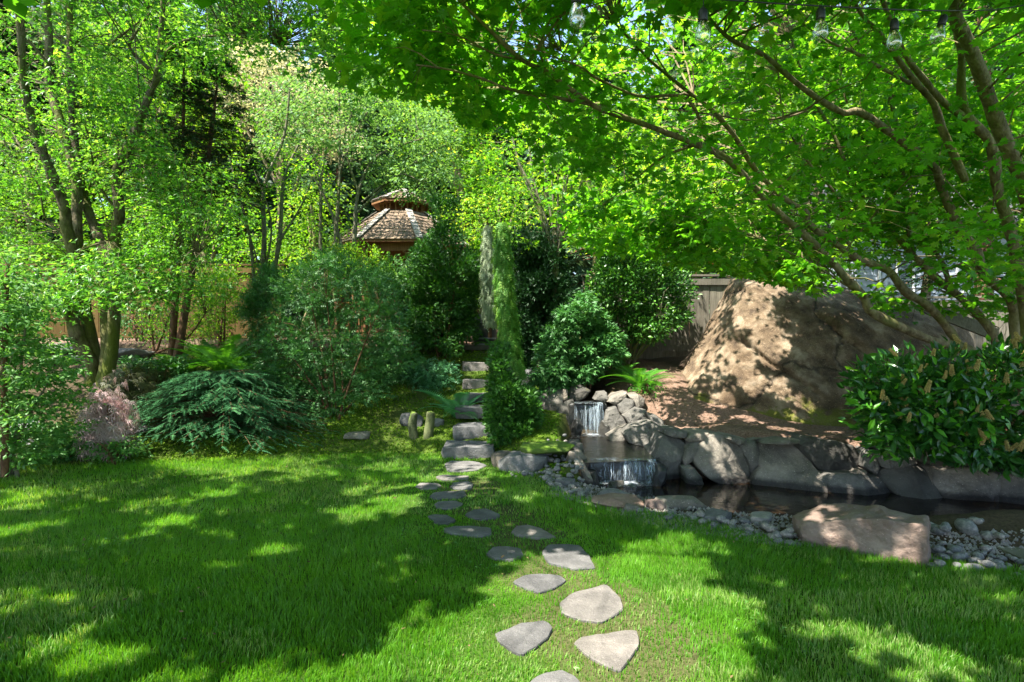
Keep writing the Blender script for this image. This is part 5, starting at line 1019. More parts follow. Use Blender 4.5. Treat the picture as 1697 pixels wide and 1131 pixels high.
ok = ~(sun_gap(pos) & (R.random(len(pos)) < .9)); pos, tip, nor, cl, inv = [a[ok] for a in (pos, tip, nor, cl, inv)]
tree(jm, js+jb, bark='barkmoss', sides=10, trunk_n=4, bumpy=.35, twig=twigs(C, js+jb, frac=.6, k=5))
foliage(jm, [leaves(pos[inv], tip[inv], nor[inv], .065+.03*R.random(inv.sum()), T_STAR3, clumpr(cl[inv], .45)), leaves(pos[~inv], tip[~inv], nor[~inv], .14+.04*R.random((~inv).sum()), T_STAR3, clumpr(cl[~inv], .4))], 'jmaple')
print('jmaple leaves', len(pos))

# ------------------------------------------------------------ generic background trees
def blob_tree(name, label, cat, base, stems, regs, mat, tmpl, s0, s1, n, layout='flat', bark='bark', rad=(.4, .8), group=None, trunk_n=None, frac=.5, droop=.3, sides=7, cull=False, bumpy=.2, thick=.2):
    t = thing(name, label, cat, base, group=group)
    C = np.concatenate([sample_poly(a, k, b_, c_) for a, b_, c_, k in regs]); C = C[C[:, 2] > base[2]+.2]
    r_ = rad[0]+(rad[1]-rad[0])*R.random(len(C))
    if layout == 'flat': pos, tip, nor, cl = flat_spray(C, n, r_, droop, thick)
    else: pos, tip, nor, cl = ball_spray(C, n, r_, flat=.7)
    if cull: k_ = ~sun_gap(pos); pos, tip, nor, cl = pos[k_], tip[k_], nor[k_], cl[k_]
    tree(t, stems, bark=bark, sides=sides, trunk_n=trunk_n, bumpy=bumpy, twig=twigs(C, stems, frac=frac, k=4, rmax=.02) if frac else None)
    foliage(t, [leaves(pos, tip, nor, s0+(s1-s0)*R.random(len(pos)), tmpl, clumpr(cl, .5))], mat); return t
# grey-green fine tree with fanning stems before the gazebo
blob_tree('fan_maple', 'fine-leaved grey-green tree with fanning bare stems in front of the gazebo', 'tree', P(560, 480, 13.2), [stem([(556,500,13.2),(556,400,13.2),(563,283,13.2),(561,124,13.2)], .06, .02), stem([(540,500,13.3),(531,400,13.3),(531,300,13.3),(510,230,13.3),(505,150,13.3)], .05, .015), stem([(575,500,13.1),(587,400,13),(594,318,13),(626,258,12.9),(700,230,12.7)], .07, .012),
  stem([(591,354,13),(647,300,12.9),(711,255,12.7),(740,240,12.6)], .03, .01), stem([(600,335,13),(660,290,12.8),(700,300,12.7),(730,280,12.6)], .025, .008), stem([(563,283,13.2),(600,200,13.2),(640,150,13.2)], .03, .01), stem([(570,420,13.2),(540,330,13.4),(480,230,13.6),(450,150,13.6)], .035, .012), stem([(594,318,13),(570,230,13),(600,160,13)], .03, .01), stem([(531,300,13.3),(545,200,13.3),(530,120,13.4)], .03, .01)],
  [([(430,150),(520,110),(640,140),(740,190),(750,290),(720,330),(660,300),(600,250),(520,240),(440,250)], 12.2, 14.5, 190), ([(600,260),(740,260),(720,330),(640,330)], 12.4, 13.5, 36)], 'silver', T_QUAD, .07, .11, 56, bark='barkgrey', trunk_n=3, frac=.7, rad=(.35, .7), droop=.2, thick=.12)
# upright stems left of it
blob_tree('vine_maple', 'upright many-stemmed small tree left of the gazebo, bare below', 'tree', P(432, 520, 12.2), [stem([(432,520,12.2),(438,400,12.2),(438,311,12.2),(470,230,12.2),(480,150,12.2)], .06, .02), stem([(440,520,12.1),(463,400,12.1),(470,300,12.1),(495,240,12.1)], .06, .02), stem([(425,520,12.3),(415,400,12.3),(395,320,12.3),(380,260,12.3)], .04, .015), stem([(436,460,12.2),(450,370,12.2),(420,280,12.2)], .03, .01), stem([(463,400,12.1),(500,340,12.1),(515,300,12)], .03, .01), stem([(428,440,12.3),(410,380,12.3),(385,350,12.3)], .02, .01)],
  [([(370,230),(520,200),(540,300),(500,420),(460,470),(380,440),(360,320)], 11.6, 13.4, 90)], 'vine', T_QUAD, .05, .09, 44, bark='barkgrey', trunk_n=3, frac=.8, rad=(.25, .5))
# two thin conifer trunks with dark branches
def plumes(root, mat, C, D, length, n, tmpl, s, stems=None):
    """branchlets with needles set along short drooping axes"""
    N = len(C); t = (np.arange(n)+.5)/n
    pos = C[:, None]+D[:, None]*(length[:, None, None]*t[None, :, None])+np.array([0, 0, -1])*(length[:, None, None]*.22*t[None, :, None]**2)
    sd = unit(np.cross(D, UP)); sg = np.where(np.arange(n) % 2, 1, -1)[None, :, None]
    tip = D[:, None]*.75+sd[:, None]*sg*.8*(1-.6*t[None, :, None])+[0, 0, -.25]+.12*R.normal(size=(N, n, 3)); nor = UP+.25*R.normal(size=(N, n, 3))
    sz = s*(1.15-.5*t)[None]*(.8+.4*R.random((N, n)))
    return leaves(pos.reshape(-1, 3), tip.reshape(-1, 3), nor.reshape(-1, 3), sz.ravel(), tmpl, clumpr(np.repeat(R.random(N), n), .5))
def conifer(name, label, base, top, R0, mat, nb, s=.22, n=9, tmpl=T_HEM, bark='barkred', droop=-.25, start=.12, group=None, r0=.12, cat='conifer', power=1.0, blen=None):
    base = np.array(base, float); top = np.array(top, float); t = thing(name, label, cat, base, group=group)
    st, rr_ = catmull(np.array([base-[0, 0, .2], base*.5+top*.5+[.05, .05, 0], top]), np.array([r0, r0*.6, .01]), 6); tree(t, [(st, rr_)], bark=bark, sides=8)
    h = start+(1-start)*R.random(nb)**.9; az = R.random(nb)*2*np.pi; L_ = R0*(1-h)**power*(.75+.4*R.random(nb))+.15
    A = base+(top-base)*h[:, None]; D = unit(np.stack([np.cos(az), np.sin(az), droop+.5*h], 1))
    k = 5; tt = np.linspace(0, 1, k)[None, :, None]; Pt = A[:, None]+D[:, None]*L_[:, None, None]*tt+np.array([0, 0, -.12])*L_[:, None, None]*tt**2
    V, Q_ = many_tubes(Pt, np.clip(L_*.012, .004, .03)[:, None]*np.linspace(1, .3, k)[None], 3); add('branches', mesh_np('branches', local(V, t), Q_), M[bark], t, kind='stuff')
    # branchlets along each branch
    m_ = 7; u = .25+.75*R.random((nb, m_)); q = A[:, None]+D[:, None]*(L_[:, None]*u)[..., None]+np.array([0, 0, -.12])*(L_[:, None]*u**2)[..., None]
    sd = unit(np.cross(D, UP)); sg = np.where(R.random((nb, m_, 1)) < .5, 1, -1); dd = unit(D[:, None]*.7+sd[:, None]*sg*.8+.2*R.normal(size=(nb, m_, 3))); ln = np.clip(L_[:, None]*.42*(1.15-u), .12, 9)*(blen or 1)
    foliage(t, [plumes(t, mat, q.reshape(-1, 3), dd.reshape(-1, 3), ln.ravel(), n, tmpl, s)], mat); return t
conifer('fir_tree', 'dark sparse conifer with black-green branches behind the mossy maple', P(284, 575, 10.9), P(305, 60, 11.0), 1.6, 'conifer', 90, .15, 7, start=.42, r0=.07, bark='barkred', power=.7)
conifer('fir_tree', 'second dark conifer with a bare red-brown trunk right beside the first', P(294, 576, 10.8), P(365, 95, 11.2), 1.7, 'conifer', 95, .15, 7, start=.45, r0=.08, bark='barkred', power=.7)
t = thing('bare_shrub', 'twiggy pinkish-brown bare shrub between the fence and the thin red trunks', 'shrub', P(255, 580, 11.6))
C = sample_poly([(215,450),(270,440),(360,460),(370,560),(300,570),(230,570)], 190, 10.9, 12.4); st = [stem([(255,585,11.6),(250,540,11.6),(240,500,11.5)], .03, .01), stem([(258,585,11.6),(275,540,11.5),(290,500,11.6)], .03, .01), stem([(260,585,11.6),(310,560,11.5),(340,520,11.5)], .03, .01)]
tree(t, st, bark='barkred', twig=twigs(C, st, .004, .012)); C2 = np.repeat(C, 2, 0)+.25*R.normal(size=(380, 3)); V, Q_ = twigs(C2, [(C, np.full(len(C), .006))], .003, .006); add('twigs', mesh_np('twigs', local(V, t), Q_), M['barkred'], t, kind='stuff')
pos, tip, nor, cl = ball_spray(C, 16, .22); foliage(t, [leaves(pos, tip, nor, .05, T_QUAD, cl)], 'vine')
# vine maple centre right
vs = [stem([(922,510,10.8),(921,440,10.8),(905,400,10.8),(890,330,10.8),(860,270,10.8),(845,205,10.8)], .06, .015)]+[stem([(918,500,10.8),(q0,400,10.8+dz),(q1,300,10.8+dz),(q2,y2,10.8+dz*1.5)], .035, .01) for q0, q1, q2, y2, dz in [(915,885,870,170,.2), (918,905,893,150,-.2), (921,915,910,120,.3), (924,925,930,130,-.1), (926,940,960,170,.1), (928,950,985,190,-.2), (930,965,1010,200,.2), (912,870,835,230,-.3), (919,898,880,200,.4), (925,935,945,150,.4)]]
blob_tree('vine_maple', 'vase-shaped vine maple with many upright stems behind the columnar junipers', 'vine maple', P(922, 520, 10.8), vs, [([(790,190),(860,150),(960,130),(1030,170),(1060,300),(1020,400),(950,420),(860,410),(800,330)], 9.8, 12, 150), ([(1000,300),(1110,340),(1100,400),(980,400)], 9.6, 11, 30)], 'vine', T_STAR3, .07, .11, 40, bark='barkgrey', trunk_n=1, frac=.6, rad=(.3, .55), thick=.15)

# background masses: many single trees beyond the garden
BT = [  # name, label, base px/py/d, region polygon, depth range, sprays, mat, size
 ('broadleaf_tree', 'cream-leaved sunlit tree high behind the dark conifers', (440,470,21), [(330,110),(420,60),(520,90),(600,150),(560,260),(460,250),(370,210)], (19,23), 90, 'cream', (.12,.2)),
 ('broadleaf_tree', 'yellow-green maple glowing behind the gazebo, right of its roof', (760,470,18), [(650,150),(760,130),(800,230),(830,300),(820,380),(730,380),(740,320),(690,260)], (17,19.5), 120, 'lime', (.10,.16)),
 ('broadleaf_tree', 'lime maple between the gazebo and the vine maple', (800,480,16.5), [(740,330),(860,300),(900,400),(850,470),(780,440)], (15.5,17.5), 60, 'lime', (.08,.13)),
 ('broadleaf_tree', 'bright green tree behind the trunks at the far left', (40,480,17), [(-120,180),(60,150),(160,220),(180,420),(60,450),(-120,430)], (15.5,19), 150, 'lime', (.10,.17)),
 ('broadleaf_tree', 'light green tree behind the mossy maple crown at top left', (200,480,19), [(100,20),(330,0),(420,180),(380,380),(230,420),(150,300)], (17.5,21), 150, 'lime', (.12,.2)),
 ('broadleaf_tree', 'leafy green tree behind the thin red trunks', (330,520,16), [(200,330),(420,320),(450,480),(350,500),(210,470)], (14.8,16.8), 90, 'vine', (.08,.13)),
 ('broadleaf_tree', 'bushy yellow-green tree beside the left side of the gazebo roof', (500,500,14.8), [(470,330),(560,300),(580,420),(520,480),(450,470)], (14.2,15.4), 60, 'lime', (.07,.12)),
 ('broadleaf_tree', 'pale green tree at top centre, high above the gazebo', (640,470,22), [(520,-40),(760,-60),(820,140),(700,180),(560,120)], (20,24), 130, 'vine', (.14,.22)),
 ('broadleaf_tree', 'bright sunlit tree behind the vine maple', (960,480,17), [(880,120),(1060,60),(1120,250),(1080,400),(960,400),(900,260)], (15.5,18.5), 120, 'lime', (.10,.17)),
 ('broadleaf_tree', 'sunlit green tree behind the glossy shrub and fence', (1120,480,16), [(1040,260),(1230,250),(1280,430),(1150,440),(1050,420)], (14.5,17), 100, 'lime', (.10,.16)),
 ('broadleaf_tree', 'tall green tree behind the huge boulder', (1330,500,17), [(1160,60),(1400,20),(1480,300),(1440,440),(1280,440),(1180,260)], (15,19), 130, 'broad', (.13,.2)),
 ('broadleaf_tree', 'green tree in front of the house at right', (1520,500,16), [(1420,40),(1620,20),(1640,300),(1560,400),(1450,400)], (14.5,17), 90, 'broad', (.13,.2)),
 ('broadleaf_tree', 'tall green tree behind the maple at top right', (1750,500,18), [(1620,160),(1800,100),(1850,400),(1680,410)], (15,18.5), 80, 'broad', (.13,.2))]
for nm, lab, bp, poly, dr, ns, mt, sz in BT:
    b0 = P(*bp); b0[2] = 1.6; cx = np.mean([q[0] for q in poly]); cy = np.mean([q[1] for q in poly]); top = P(cx, cy-60, sum(dr)/2)
    st = [catmull(np.array([b0, b0*.6+top*.4+[.3, 0, .2], top]), np.array([.16, .11, .03]), 5)]
    for k in range(4): q = sample_poly(poly, 1, *dr)[0]; a = st[0][0][4+k]; st.append(catmull(np.array([a, (a+q)/2+[0, 0, .3], q]), np.array([.07, .05, .015]), 3))
    blob_tree(nm, lab, 'tree', b0, st, [(poly, dr[0], dr[1], ns)], mt, T_QUAD, sz[0], sz[1], 66, 'flat', trunk_n=1, frac=.5, rad=(.6, 1.15), group='broadleaf trees beyond the garden', thick=.3)
for k, (px, d, top, rr_, lab) in enumerate([(30, 24, -150, 3.0, 'dark green conifer far behind at the left edge'), (260, 26, -60, 3.2, 'tall conifer far behind the top left crown'), (400, 28, -120, 3.4, 'blue-green conifer behind the cream-leaved tree'), (560, 27, -60, 3.2, 'tall conifer far behind the fanning stems'), (700, 20, 60, 2.2, 'conifer right behind the gazebo cupola'), (810, 27, -60, 3.2, 'blue-green conifer in the gap right of centre'),
        (990, 27, -120, 3.2, 'tall conifer behind the vine maple'), (1150, 26, -60, 3.2, 'tall conifer far behind the glossy shrub'), (1320, 27, -120, 3.4, 'tall conifer far behind the boulder'), (1480, 27, -100, 3.2, 'tall conifer far behind the maple canopy'), (1630, 13.5, -420, 2.6, 'dark hemlock with hanging branches at the top right corner'), (130, 30, -100, 3.4, 'tall conifer behind the mossy trunks')]):
    b0 = P(px, 500, d); b0[2] = 1.8; tp = P(px, top, d); conifer('conifer_tree', lab, b0, tp, rr_, 'conifer' if k in (10, 0, 4) else 'farconifer', 110, .6 if d > 18 else .4, 5, T_HEM if d < 18 else T_FAN3, start=.1, r0=.22, group='conifers beyond the garden', blen=1.3)

# far wood beyond everything: one mass
ang = np.linspace(-1.25, 1.25, 260); V = []; n = 54000
a = (R.random(n)-.5)*2.7; rad_ = 34+7*R.random(n); hh = 8+15*(.6+.4*vn(np.stack([a*9, a*0, a*0], 1), 1, 5, 3)); z = 1.5+hh*R.random(n)**.8
pos = np.stack([rad_*np.sin(a), rad_*np.cos(a), z], 1); pos += .5*R.normal(size=(n, 3))
keep = vn(pos, .55, 77, 3) > -.3
pos = pos[keep]; V, Fx, r_ = leaves(pos, rnd_dir(len(pos))+[0, 0, -.2], rnd_dir(len(pos))+UP, 1.05+.5*R.random(len(pos)), T_QUAD); add('far_wood', mesh_np('far_wood', V, Fx, rnd=r_), M['farconifer'], None, kind='stuff', label='far green wood closing the view behind the garden', cat='wood')

# ------------------------------------------------------------ shrubs and garden plants
def shrub(name, label, cat, polys, mat, tmpl, s0, s1, n, base, rad=(.12, .25), bark='barkred', cull=True, near=False, nstem=7, flat=.8, layout='ball', frac=.35, droop=.4, inner=0, smooth=0.3, thick=.2):
    t = thing(name, label, cat, base); C = np.concatenate([sample_poly(a, k, b_, c_) for a, b_, c_, k in polys]); gz_ = height(C[:, 0], C[:, 1], False); C[:, 2] = np.maximum(C[:, 2], gz_+.1)
    ctr = C.mean(0); st = []
    for k in range(nstem):
        q = C[int(R.random()*len(C))]; b0 = np.array(base)+[.08*R.normal(), .08*R.normal(), -.05]; st.append(catmull(np.array([b0, b0*.6+q*.4+[0, 0, .12], q]), np.array([.025, .018, .006]), 4))
    out = unit((C-ctr)*[1, 1, .8]+[0, -.3*0, .1]); r_ = rad[0]+(rad[1]-rad[0])*R.random(len(C))
    if layout == 'ball': pos, tip, nor, cl = ball_spray(C, n, r_, out, flat)
    else: pos, tip, nor, cl = flat_spray(C, n, r_, droop, thick)
    if cull: k_ = ~(sun_gap(pos) & (R.random(len(pos)) < .0)); pos, tip, nor, cl = pos[k_], tip[k_], nor[k_], cl[k_]
    tree(t, st, bark=bark, sides=5, trunk_n=0, name='stem', bumpy=.1, twig=twigs(C, st, .002, .006, frac=frac, k=4))
    size = s0+(s1-s0)*R.random(len(pos))
    if near:
        nr = nearest_in_view(pos, size); m_ = np.ones(len(pos), bool); m_[nr] = False; single_leaves(t, pos[nr], tip[nr], nor[nr], size[nr], tmpl, mat)
        foliage(t, [leaves(pos[m_], tip[m_], nor[m_], size[m_], tmpl, clumpr(cl[m_], smooth))], mat)
    else: foliage(t, [leaves(pos, tip, nor, size, tmpl, clumpr(cl, smooth))], mat)
    return t, C, ctr
# laurel with spent blossom
lt, C, ctr = shrub('laurel_shrub', 'glossy laurel with tan flower spikes overhanging the pond at the right edge', 'laurel', [([(1412,640),(1440,600),(1520,580),(1600,580),(1700,575),(1850,575),(1880,760),(1740,830),(1690,790),(1600,780),(1530,755),(1450,750),(1420,700)], 5.6, 6.7, 330), ([(1640,770),(1740,760),(1760,820),(1690,800)], 5.4, 5.9, 20), ([(1412,650),(1450,620),(1530,610),(1640,640),(1640,760),(1540,750),(1450,740)], 5.45, 5.9, 110)],
     'laurel', T_LAUREL, .09, .145, 17, (5.35, 6.5, .3), (.10, .17), near=True, nstem=12, flat=.8, frac=.5, smooth=.55)
sp_ = MB(); rr = np.random.default_rng(8); V_, Q_ = tube(np.array([(0, 0, 0), (0, 0, .06), (.004, 0, .125)]), [.003, .0025, .001], 5); sp_.add(V_, Q_)
oc = np.array([(1, 0, 0), (0, 1, 0), (-1, 0, 0), (0, -1, 0), (0, 0, 1), (0, 0, -1)], float); of = np.array([(0, 1, 4), (1, 2, 4), (2, 3, 4), (3, 0, 4), (1, 0, 5), (2, 1, 5), (3, 2, 5), (0, 3, 5)])
for k in range(54): z = .02+.105*k/54; a = k*2.4; r_ = .016*(1-.55*k/54); sp_.add(oc*(.0058+.002*rr.random())+[r_*math.cos(a), r_*math.sin(a), z], of, rr.random())
spm = sp_.mesh('flower_spike'); spm.materials.append(M['flower'])
fp = sample_poly([(1412,640),(1440,600),(1500,585),(1600,585),(1690,590),(1697,640),(1600,650),(1540,640),(1460,650),(1430,690)], 44, 5.45, 6.2); fp = np.vstack([fp, sample_poly([(1430,640),(1697,620),(1697,720),(1440,690)], 14, 5.4, 5.6), [P(1665, 690, 5.35), P(1600, 650, 5.4), P(1480, 560, 6.1), P(1542, 575, 6.1)]])
tops = C[(C[:, 2] > np.array([C[(np.abs(C[:, 0]-q[0]) < .35), 2].max() for q in C])-.28) | (C[:, 1] < 5.75)]
fp = tops[np.argsort(tops[:, 1]+2.2*R.random(len(tops)))[:58]]+np.stack([.03*R.normal(size=58), -.11+0*R.random(58), .10+.05*R.random(58)], 1)
for p in fp:
    o = bpy.data.objects.new('flower_spike', spm); COL.objects.link(o); o.parent = lt; o.location = Vector(p)-lt.location; o.rotation_euler = (.35*R.normal(), .35*R.normal(), R.random()*6); s_ = .7+.45*R.random(); o.scale = (s_*1.25, s_*1.25, s_)
# glossy euonymus
t, C, ctr = shrub('glossy_shrub', 'large rounded glossy-leaved shrub in front of the grey fence', 'shrub', [([(985,470),(1000,430),(1050,405),(1110,420),(1140,470),(1135,530),(1090,560),(1040,560),(1000,540),(975,510)], 10.0, 11.6, 300)], 'euonymus', T_LEAF, .06, .10, 46, (2.15, 11.0, 1.15), (.14, .26), bark='barkgrey', nstem=10)
for k in range(7):
    a = stem([(1045+(k-3)*3, 596, 10.9), (1045+(k-3)*9, 575, 10.8), (1048+(k-3)*18, 545, 10.7)], .022, .012); V, Q_ = tube(local(a[0], t), a[1], 6); add('stem', mesh_np('stem', V, Q_, True), M['barkgrey'], t)
# big loose yew centre left
shrub('yew_shrub', 'big loose feathery yew shrub left of centre, largest of the dark shrubs', 'shrub', [([(440,560),(470,470),(530,420),(600,430),(660,480),(680,560),(670,620),(620,660),(560,700),(500,700),(450,660),(425,610)], 8.9, 10.6, 420)], 'yew', T_HEM, .095, .15, 31, P(555, 712, 9.2), (.16, .3), nstem=9, flat=.6, frac=.6)
# dark upright juniper / hinoki under the gazebo
shrub('juniper_shrub', 'dark upright juniper with slanting plumes in front of the gazebo', 'conifer shrub', [([(672,470),(700,400),(745,385),(790,430),(798,500),(780,560),(740,590),(690,570),(668,520)], 11.0, 12.4, 200), ([(715,400),(722,330),(735,300),(752,340),(760,400)], 11.4, 11.9, 14)], 'hinoki', T_FAN3, .07, .11, 80, P(735, 600, 11.6), (.16, .28), nstem=7)
# columnar juniper
def column(name, label, pts, r0, mat, base, n, s, bark='barkred'):
    t = thing(name, label, 'columnar juniper', base); p, r_ = stem(pts, r0*.3, r0*.12, 4); V, Q_ = tube(local(p, t), r_, 8, bump=.2); add('trunk', mesh_np('trunk', V, Q_, True), M[bark], t)
    pr0 = np.array([P(*q) for q in pts]); k = len(pr0); u = .12+.88*R.random(n); j = np.clip((u*(k-1)).astype(int), 0, k-2); f = u*(k-1)-j; c = pr0[j]*(1-f[:, None])+pr0[j+1]*f[:, None]
    a = R.random(n)*2*np.pi; w = r0*np.clip(np.sin(np.pi*np.clip((u-.02)*.86+.13, 0, 1)), .15, 1)**.6*(.65+.45*R.random(n)); out = np.stack([np.cos(a), np.sin(a), 0*a], 1); C = c+out*w[:, None]
    D = unit(out*.28+[0, 0, -1]+.18*R.normal(size=(n, 3))) if mat == 'juniper' else unit(out*.3+[0, 0, -.9]+.2*R.normal(size=(n, 3)))
    q = np.repeat(C, 4, 0)+.025*R.normal(size=(n*4, 3)); foliage(t, [leaves(q, np.repeat(D, 4, 0)+.16*R.normal(size=(n*4, 3)), np.repeat(out, 4, 0), s*(.7+.6*R.random(n*4)), T_HEM, clumpr(np.repeat(R.random(n), 4), .5))], mat); return t
column('columnar_juniper', 'slender columnar green juniper leaning slightly above the dwarf conifer', [(862,650,9.3),(856,610,9.3),(845,560,9.3),(838,500,9.3),(835,440,9.3),(833,400,9.3),(832,372,9.3)], .145, 'juniper', P(862, 650, 9.3), 1900, .11)
column('columnar_juniper', 'pale silvery narrow juniper just left behind the green columnar one', [(812,560,10.4),(811,500,10.4),(810,440,10.4),(808,375,10.4)], .13, 'bluegrey', P(812, 570, 10.4), 1000, .09)
# dwarf hinoki at its foot
shrub('dwarf_conifer', 'ragged dwarf conifer growing at the foot of the columnar juniper beside the steps', 'dwarf conifer', [([(818,630),(828,595),(850,640),(880,650),(892,690),(870,735),(830,742),(812,715),(812,660)], 7.9, 8.7, 230), ([(818,600),(834,560),(842,610),(824,640)], 8.2, 8.7, 22)], 'hinoki', T_FAN3, .06, .10, 44, P(848, 742, 8.3), (.08, .15), nstem=8)
# dark hinoki wall
shrub('dark_conifer', 'tall dark conifer right behind the columnar juniper', 'conifer shrub', [([(856,400),(890,385),(925,420),(940,500),(930,600),(880,640),(860,560)], 10.2, 11.6, 260)], 'conifer', T_FAN3, .07, .11, 80, P(895, 640, 10.8), (.16, .26), nstem=5)
shrub('spreading_yew', 'bushy mid-green conifer behind the upper waterfall', 'conifer shrub', [([(895,580),(930,510),(970,480),(1010,520),(1028,580),(1000,620),(950,630),(900,640)], 9.6, 10.8, 240), ([(880,610),(930,590),(950,640),(890,660)], 9.3, 9.8, 40)], 'yew', T_FAN3, .08, .13, 46, P(965, 645, 10.2), (.14, .24), nstem=7, layout='flat', droop=.5)
# weeping hemlock
shrub('weeping_hemlock', 'small weeping hemlock above the sword fern', 'conifer shrub', [([(672,605),(712,590),(745,598),(750,620),(730,640),(685,642)], 10, 10.8, 60)], 'spruce', T_HEM, .10, .16, 26, P(725, 640, 10.5), (.18, .28), layout='flat', droop=.7, nstem=5)
# low spreading spruce: tiers of arching branches
sp_root = thing('spreading_spruce', 'low spreading spruce with drooping blue-green tiers at the lawn edge', 'dwarf spruce', (*P(380, 740, 8.9)[:2], .2)); Vp = []; bs = []
cx, cy_ = P(375, 700, 8.9)[:2]
nb = 560; az = R.random(nb)*2*np.pi; h = R.random(nb)**.8; L_ = (.45+1.0*(1-h**1.3))*(.8+.35*R.random(nb)); L_ *= 1+.15*np.abs(np.cos(az)); D = unit(np.stack([np.cos(az), np.sin(az)*.75, .25-.0*h], 1)); A = np.stack([cx+0*h, cy_+0*h, .12+1.0*h], 1); A[:, :2] += D[:, :2]*.12
k = 7; tt = np.linspace(0, 1, k)[None, :, None]; Pt = A[:, None]+D[:, None]*L_[:, None, None]*tt+np.array([0, 0, -1])*(.30*L_[:, None, None]*tt**2); Pt[..., 2] = np.maximum(Pt[..., 2], height(Pt[..., 0], Pt[..., 1], False)+.05)
V, Q_ = many_tubes(Pt, .008*np.linspace(1, .3, k)[None]+0*L_[:, None], 3); add('branches', mesh_np('branches', local(V, sp_root), Q_), M['barkred'], sp_root, kind='stuff')
m_ = 15; u = np.linspace(.2, 1.0, m_)[None].repeat(nb, 0)+.02*R.normal(size=(nb, m_)); u = np.clip(u, 0, 1); f = u*(k-1); j = np.clip(f.astype(int), 0, k-2); f = (f-j)[..., None]; ii = np.arange(nb)[:, None]
q = Pt[ii, j]*(1-f)+Pt[ii, j+1]*f; sd = unit(np.cross(D, UP)); sg = np.where(np.arange(m_) % 2, 1, -1)[None, :, None]; dd = unit(D[:, None]*.9+sd[:, None]*sg*(1-u[..., None]*.5)+[0, 0, -.35]+.12*R.normal(size=(nb, m_, 3))); sz = (.23*(1.3-.6*u)*(.8+.3*R.random((nb, m_)))).ravel()
foliage(sp_root, [leaves(q.reshape(-1, 3), dd.reshape(-1, 3), np.tile(UP, (nb*m_, 1))+.15*R.normal(size=(nb*m_, 3)), sz, T_SPRUCE, clumpr(np.repeat(R.random(nb), m_), .4))], 'spruce')
# lace-leaf maples
def weeping(name, label, ctr, rx, rz_, mat, n, s):
    ctr = np.array(ctr, float); t = thing(name, label, 'lace-leaf maple', (ctr[0], ctr[1], hz(ctr[0], ctr[1]))); b0 = np.array(t.location); st = [catmull(np.array([b0, b0+[.03, 0, rz_*.4], b0+[0, 0, rz_*.8]]), np.array([.035, .03, .015]), 4)]
    for k in range(7): a = R.random()*6.28; st.append(catmull(np.array([b0+[0, 0, rz_*.7], b0+[rx*.4*math.cos(a), rx*.4*math.sin(a), rz_*.8], b0+[rx*.6*math.cos(a), rx*.6*math.sin(a), rz_*.5]]), np.array([.015, .01, .004]), 4))
    a = R.random(n)*2*np.pi; v = R.random(n); rr_ = np.sqrt(v)*rx; z = rz_*np.sqrt(np.clip(1-(rr_/rx)**2*.95, 0, 1)); lay = np.choose(R.integers(0, 4, n), [.62, .78, .9, 1.04])+.05*R.random(n); lay = lay*(1+.14*np.sin(a*3+1)+.1*np.sin(a*7)); pos = b0+np.stack([rr_*np.cos(a)*lay, rr_*np.sin(a)*lay, np.clip(z*lay*(.35+.65*R.random(n)**.4), .04, 9)], 1)
    out = np.stack([np.cos(a), np.sin(a), 0*a], 1); tip = out*.5+[0, 0, -1]+.25*R.normal(size=(n, 3)); tree(t, st, bark='barkred', sides=6, trunk_n=1); foliage(t, [leaves(pos, tip, out+.5*UP+.3*R.normal(size=(n, 3)), s*(.7+.6*R.random(n)), T_LACE, clumpr(vn(pos, 5, 3, 1)*.5+.5, .6))], mat); return t
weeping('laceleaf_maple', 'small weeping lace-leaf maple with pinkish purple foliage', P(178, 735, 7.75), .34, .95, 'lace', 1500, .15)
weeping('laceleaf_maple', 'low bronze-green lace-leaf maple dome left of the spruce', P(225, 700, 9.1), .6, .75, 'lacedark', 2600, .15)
# shrub at the left edge
shrub('dogwood_shrub', 'layered light green shrub with small bright leaves at the left edge', 'shrub', [([(-60,440),(60,470),(70,540),(130,600),(120,650),(140,700),(90,760),(-60,780)], 6.2, 7.4, 230), ([(-40,500),(50,500),(100,620),(60,720),(-40,740)], 5.8, 6.6, 90)], 'dogwood', T_LEAF, .055, .085, 34, (-5.85, 6.6, .05), (.2, .36), layout='flat', bark='barkgrey', nstem=9, droop=.18, frac=.8, thick=.06)
a = stem([(8,790,6.2),(8,700,6.2),(6,600,6.25),(10,520,6.3),(12,440,6.3)], .04, .02); t = thing('young_tree', 'thin dark trunk with sparse leaves standing among the left edge shrub', 'tree', P(8, 790, 6.2)); tree(t, [a], bark='barkred'); C = sample_poly([(-40,400),(60,400),(70,520),(-40,520)], 26, 6, 6.8); pos, tip, nor, cl = flat_spray(C, 30, .3, .3, .15); add('twigs', mesh_np('twigs', local(twigs(C, [a])[0], t), twigs(C, [a])[1]), M['barkred'], t, kind='stuff'); foliage(t, [leaves(pos, tip, nor, .07, T_LEAF, cl)], 'dogwood')
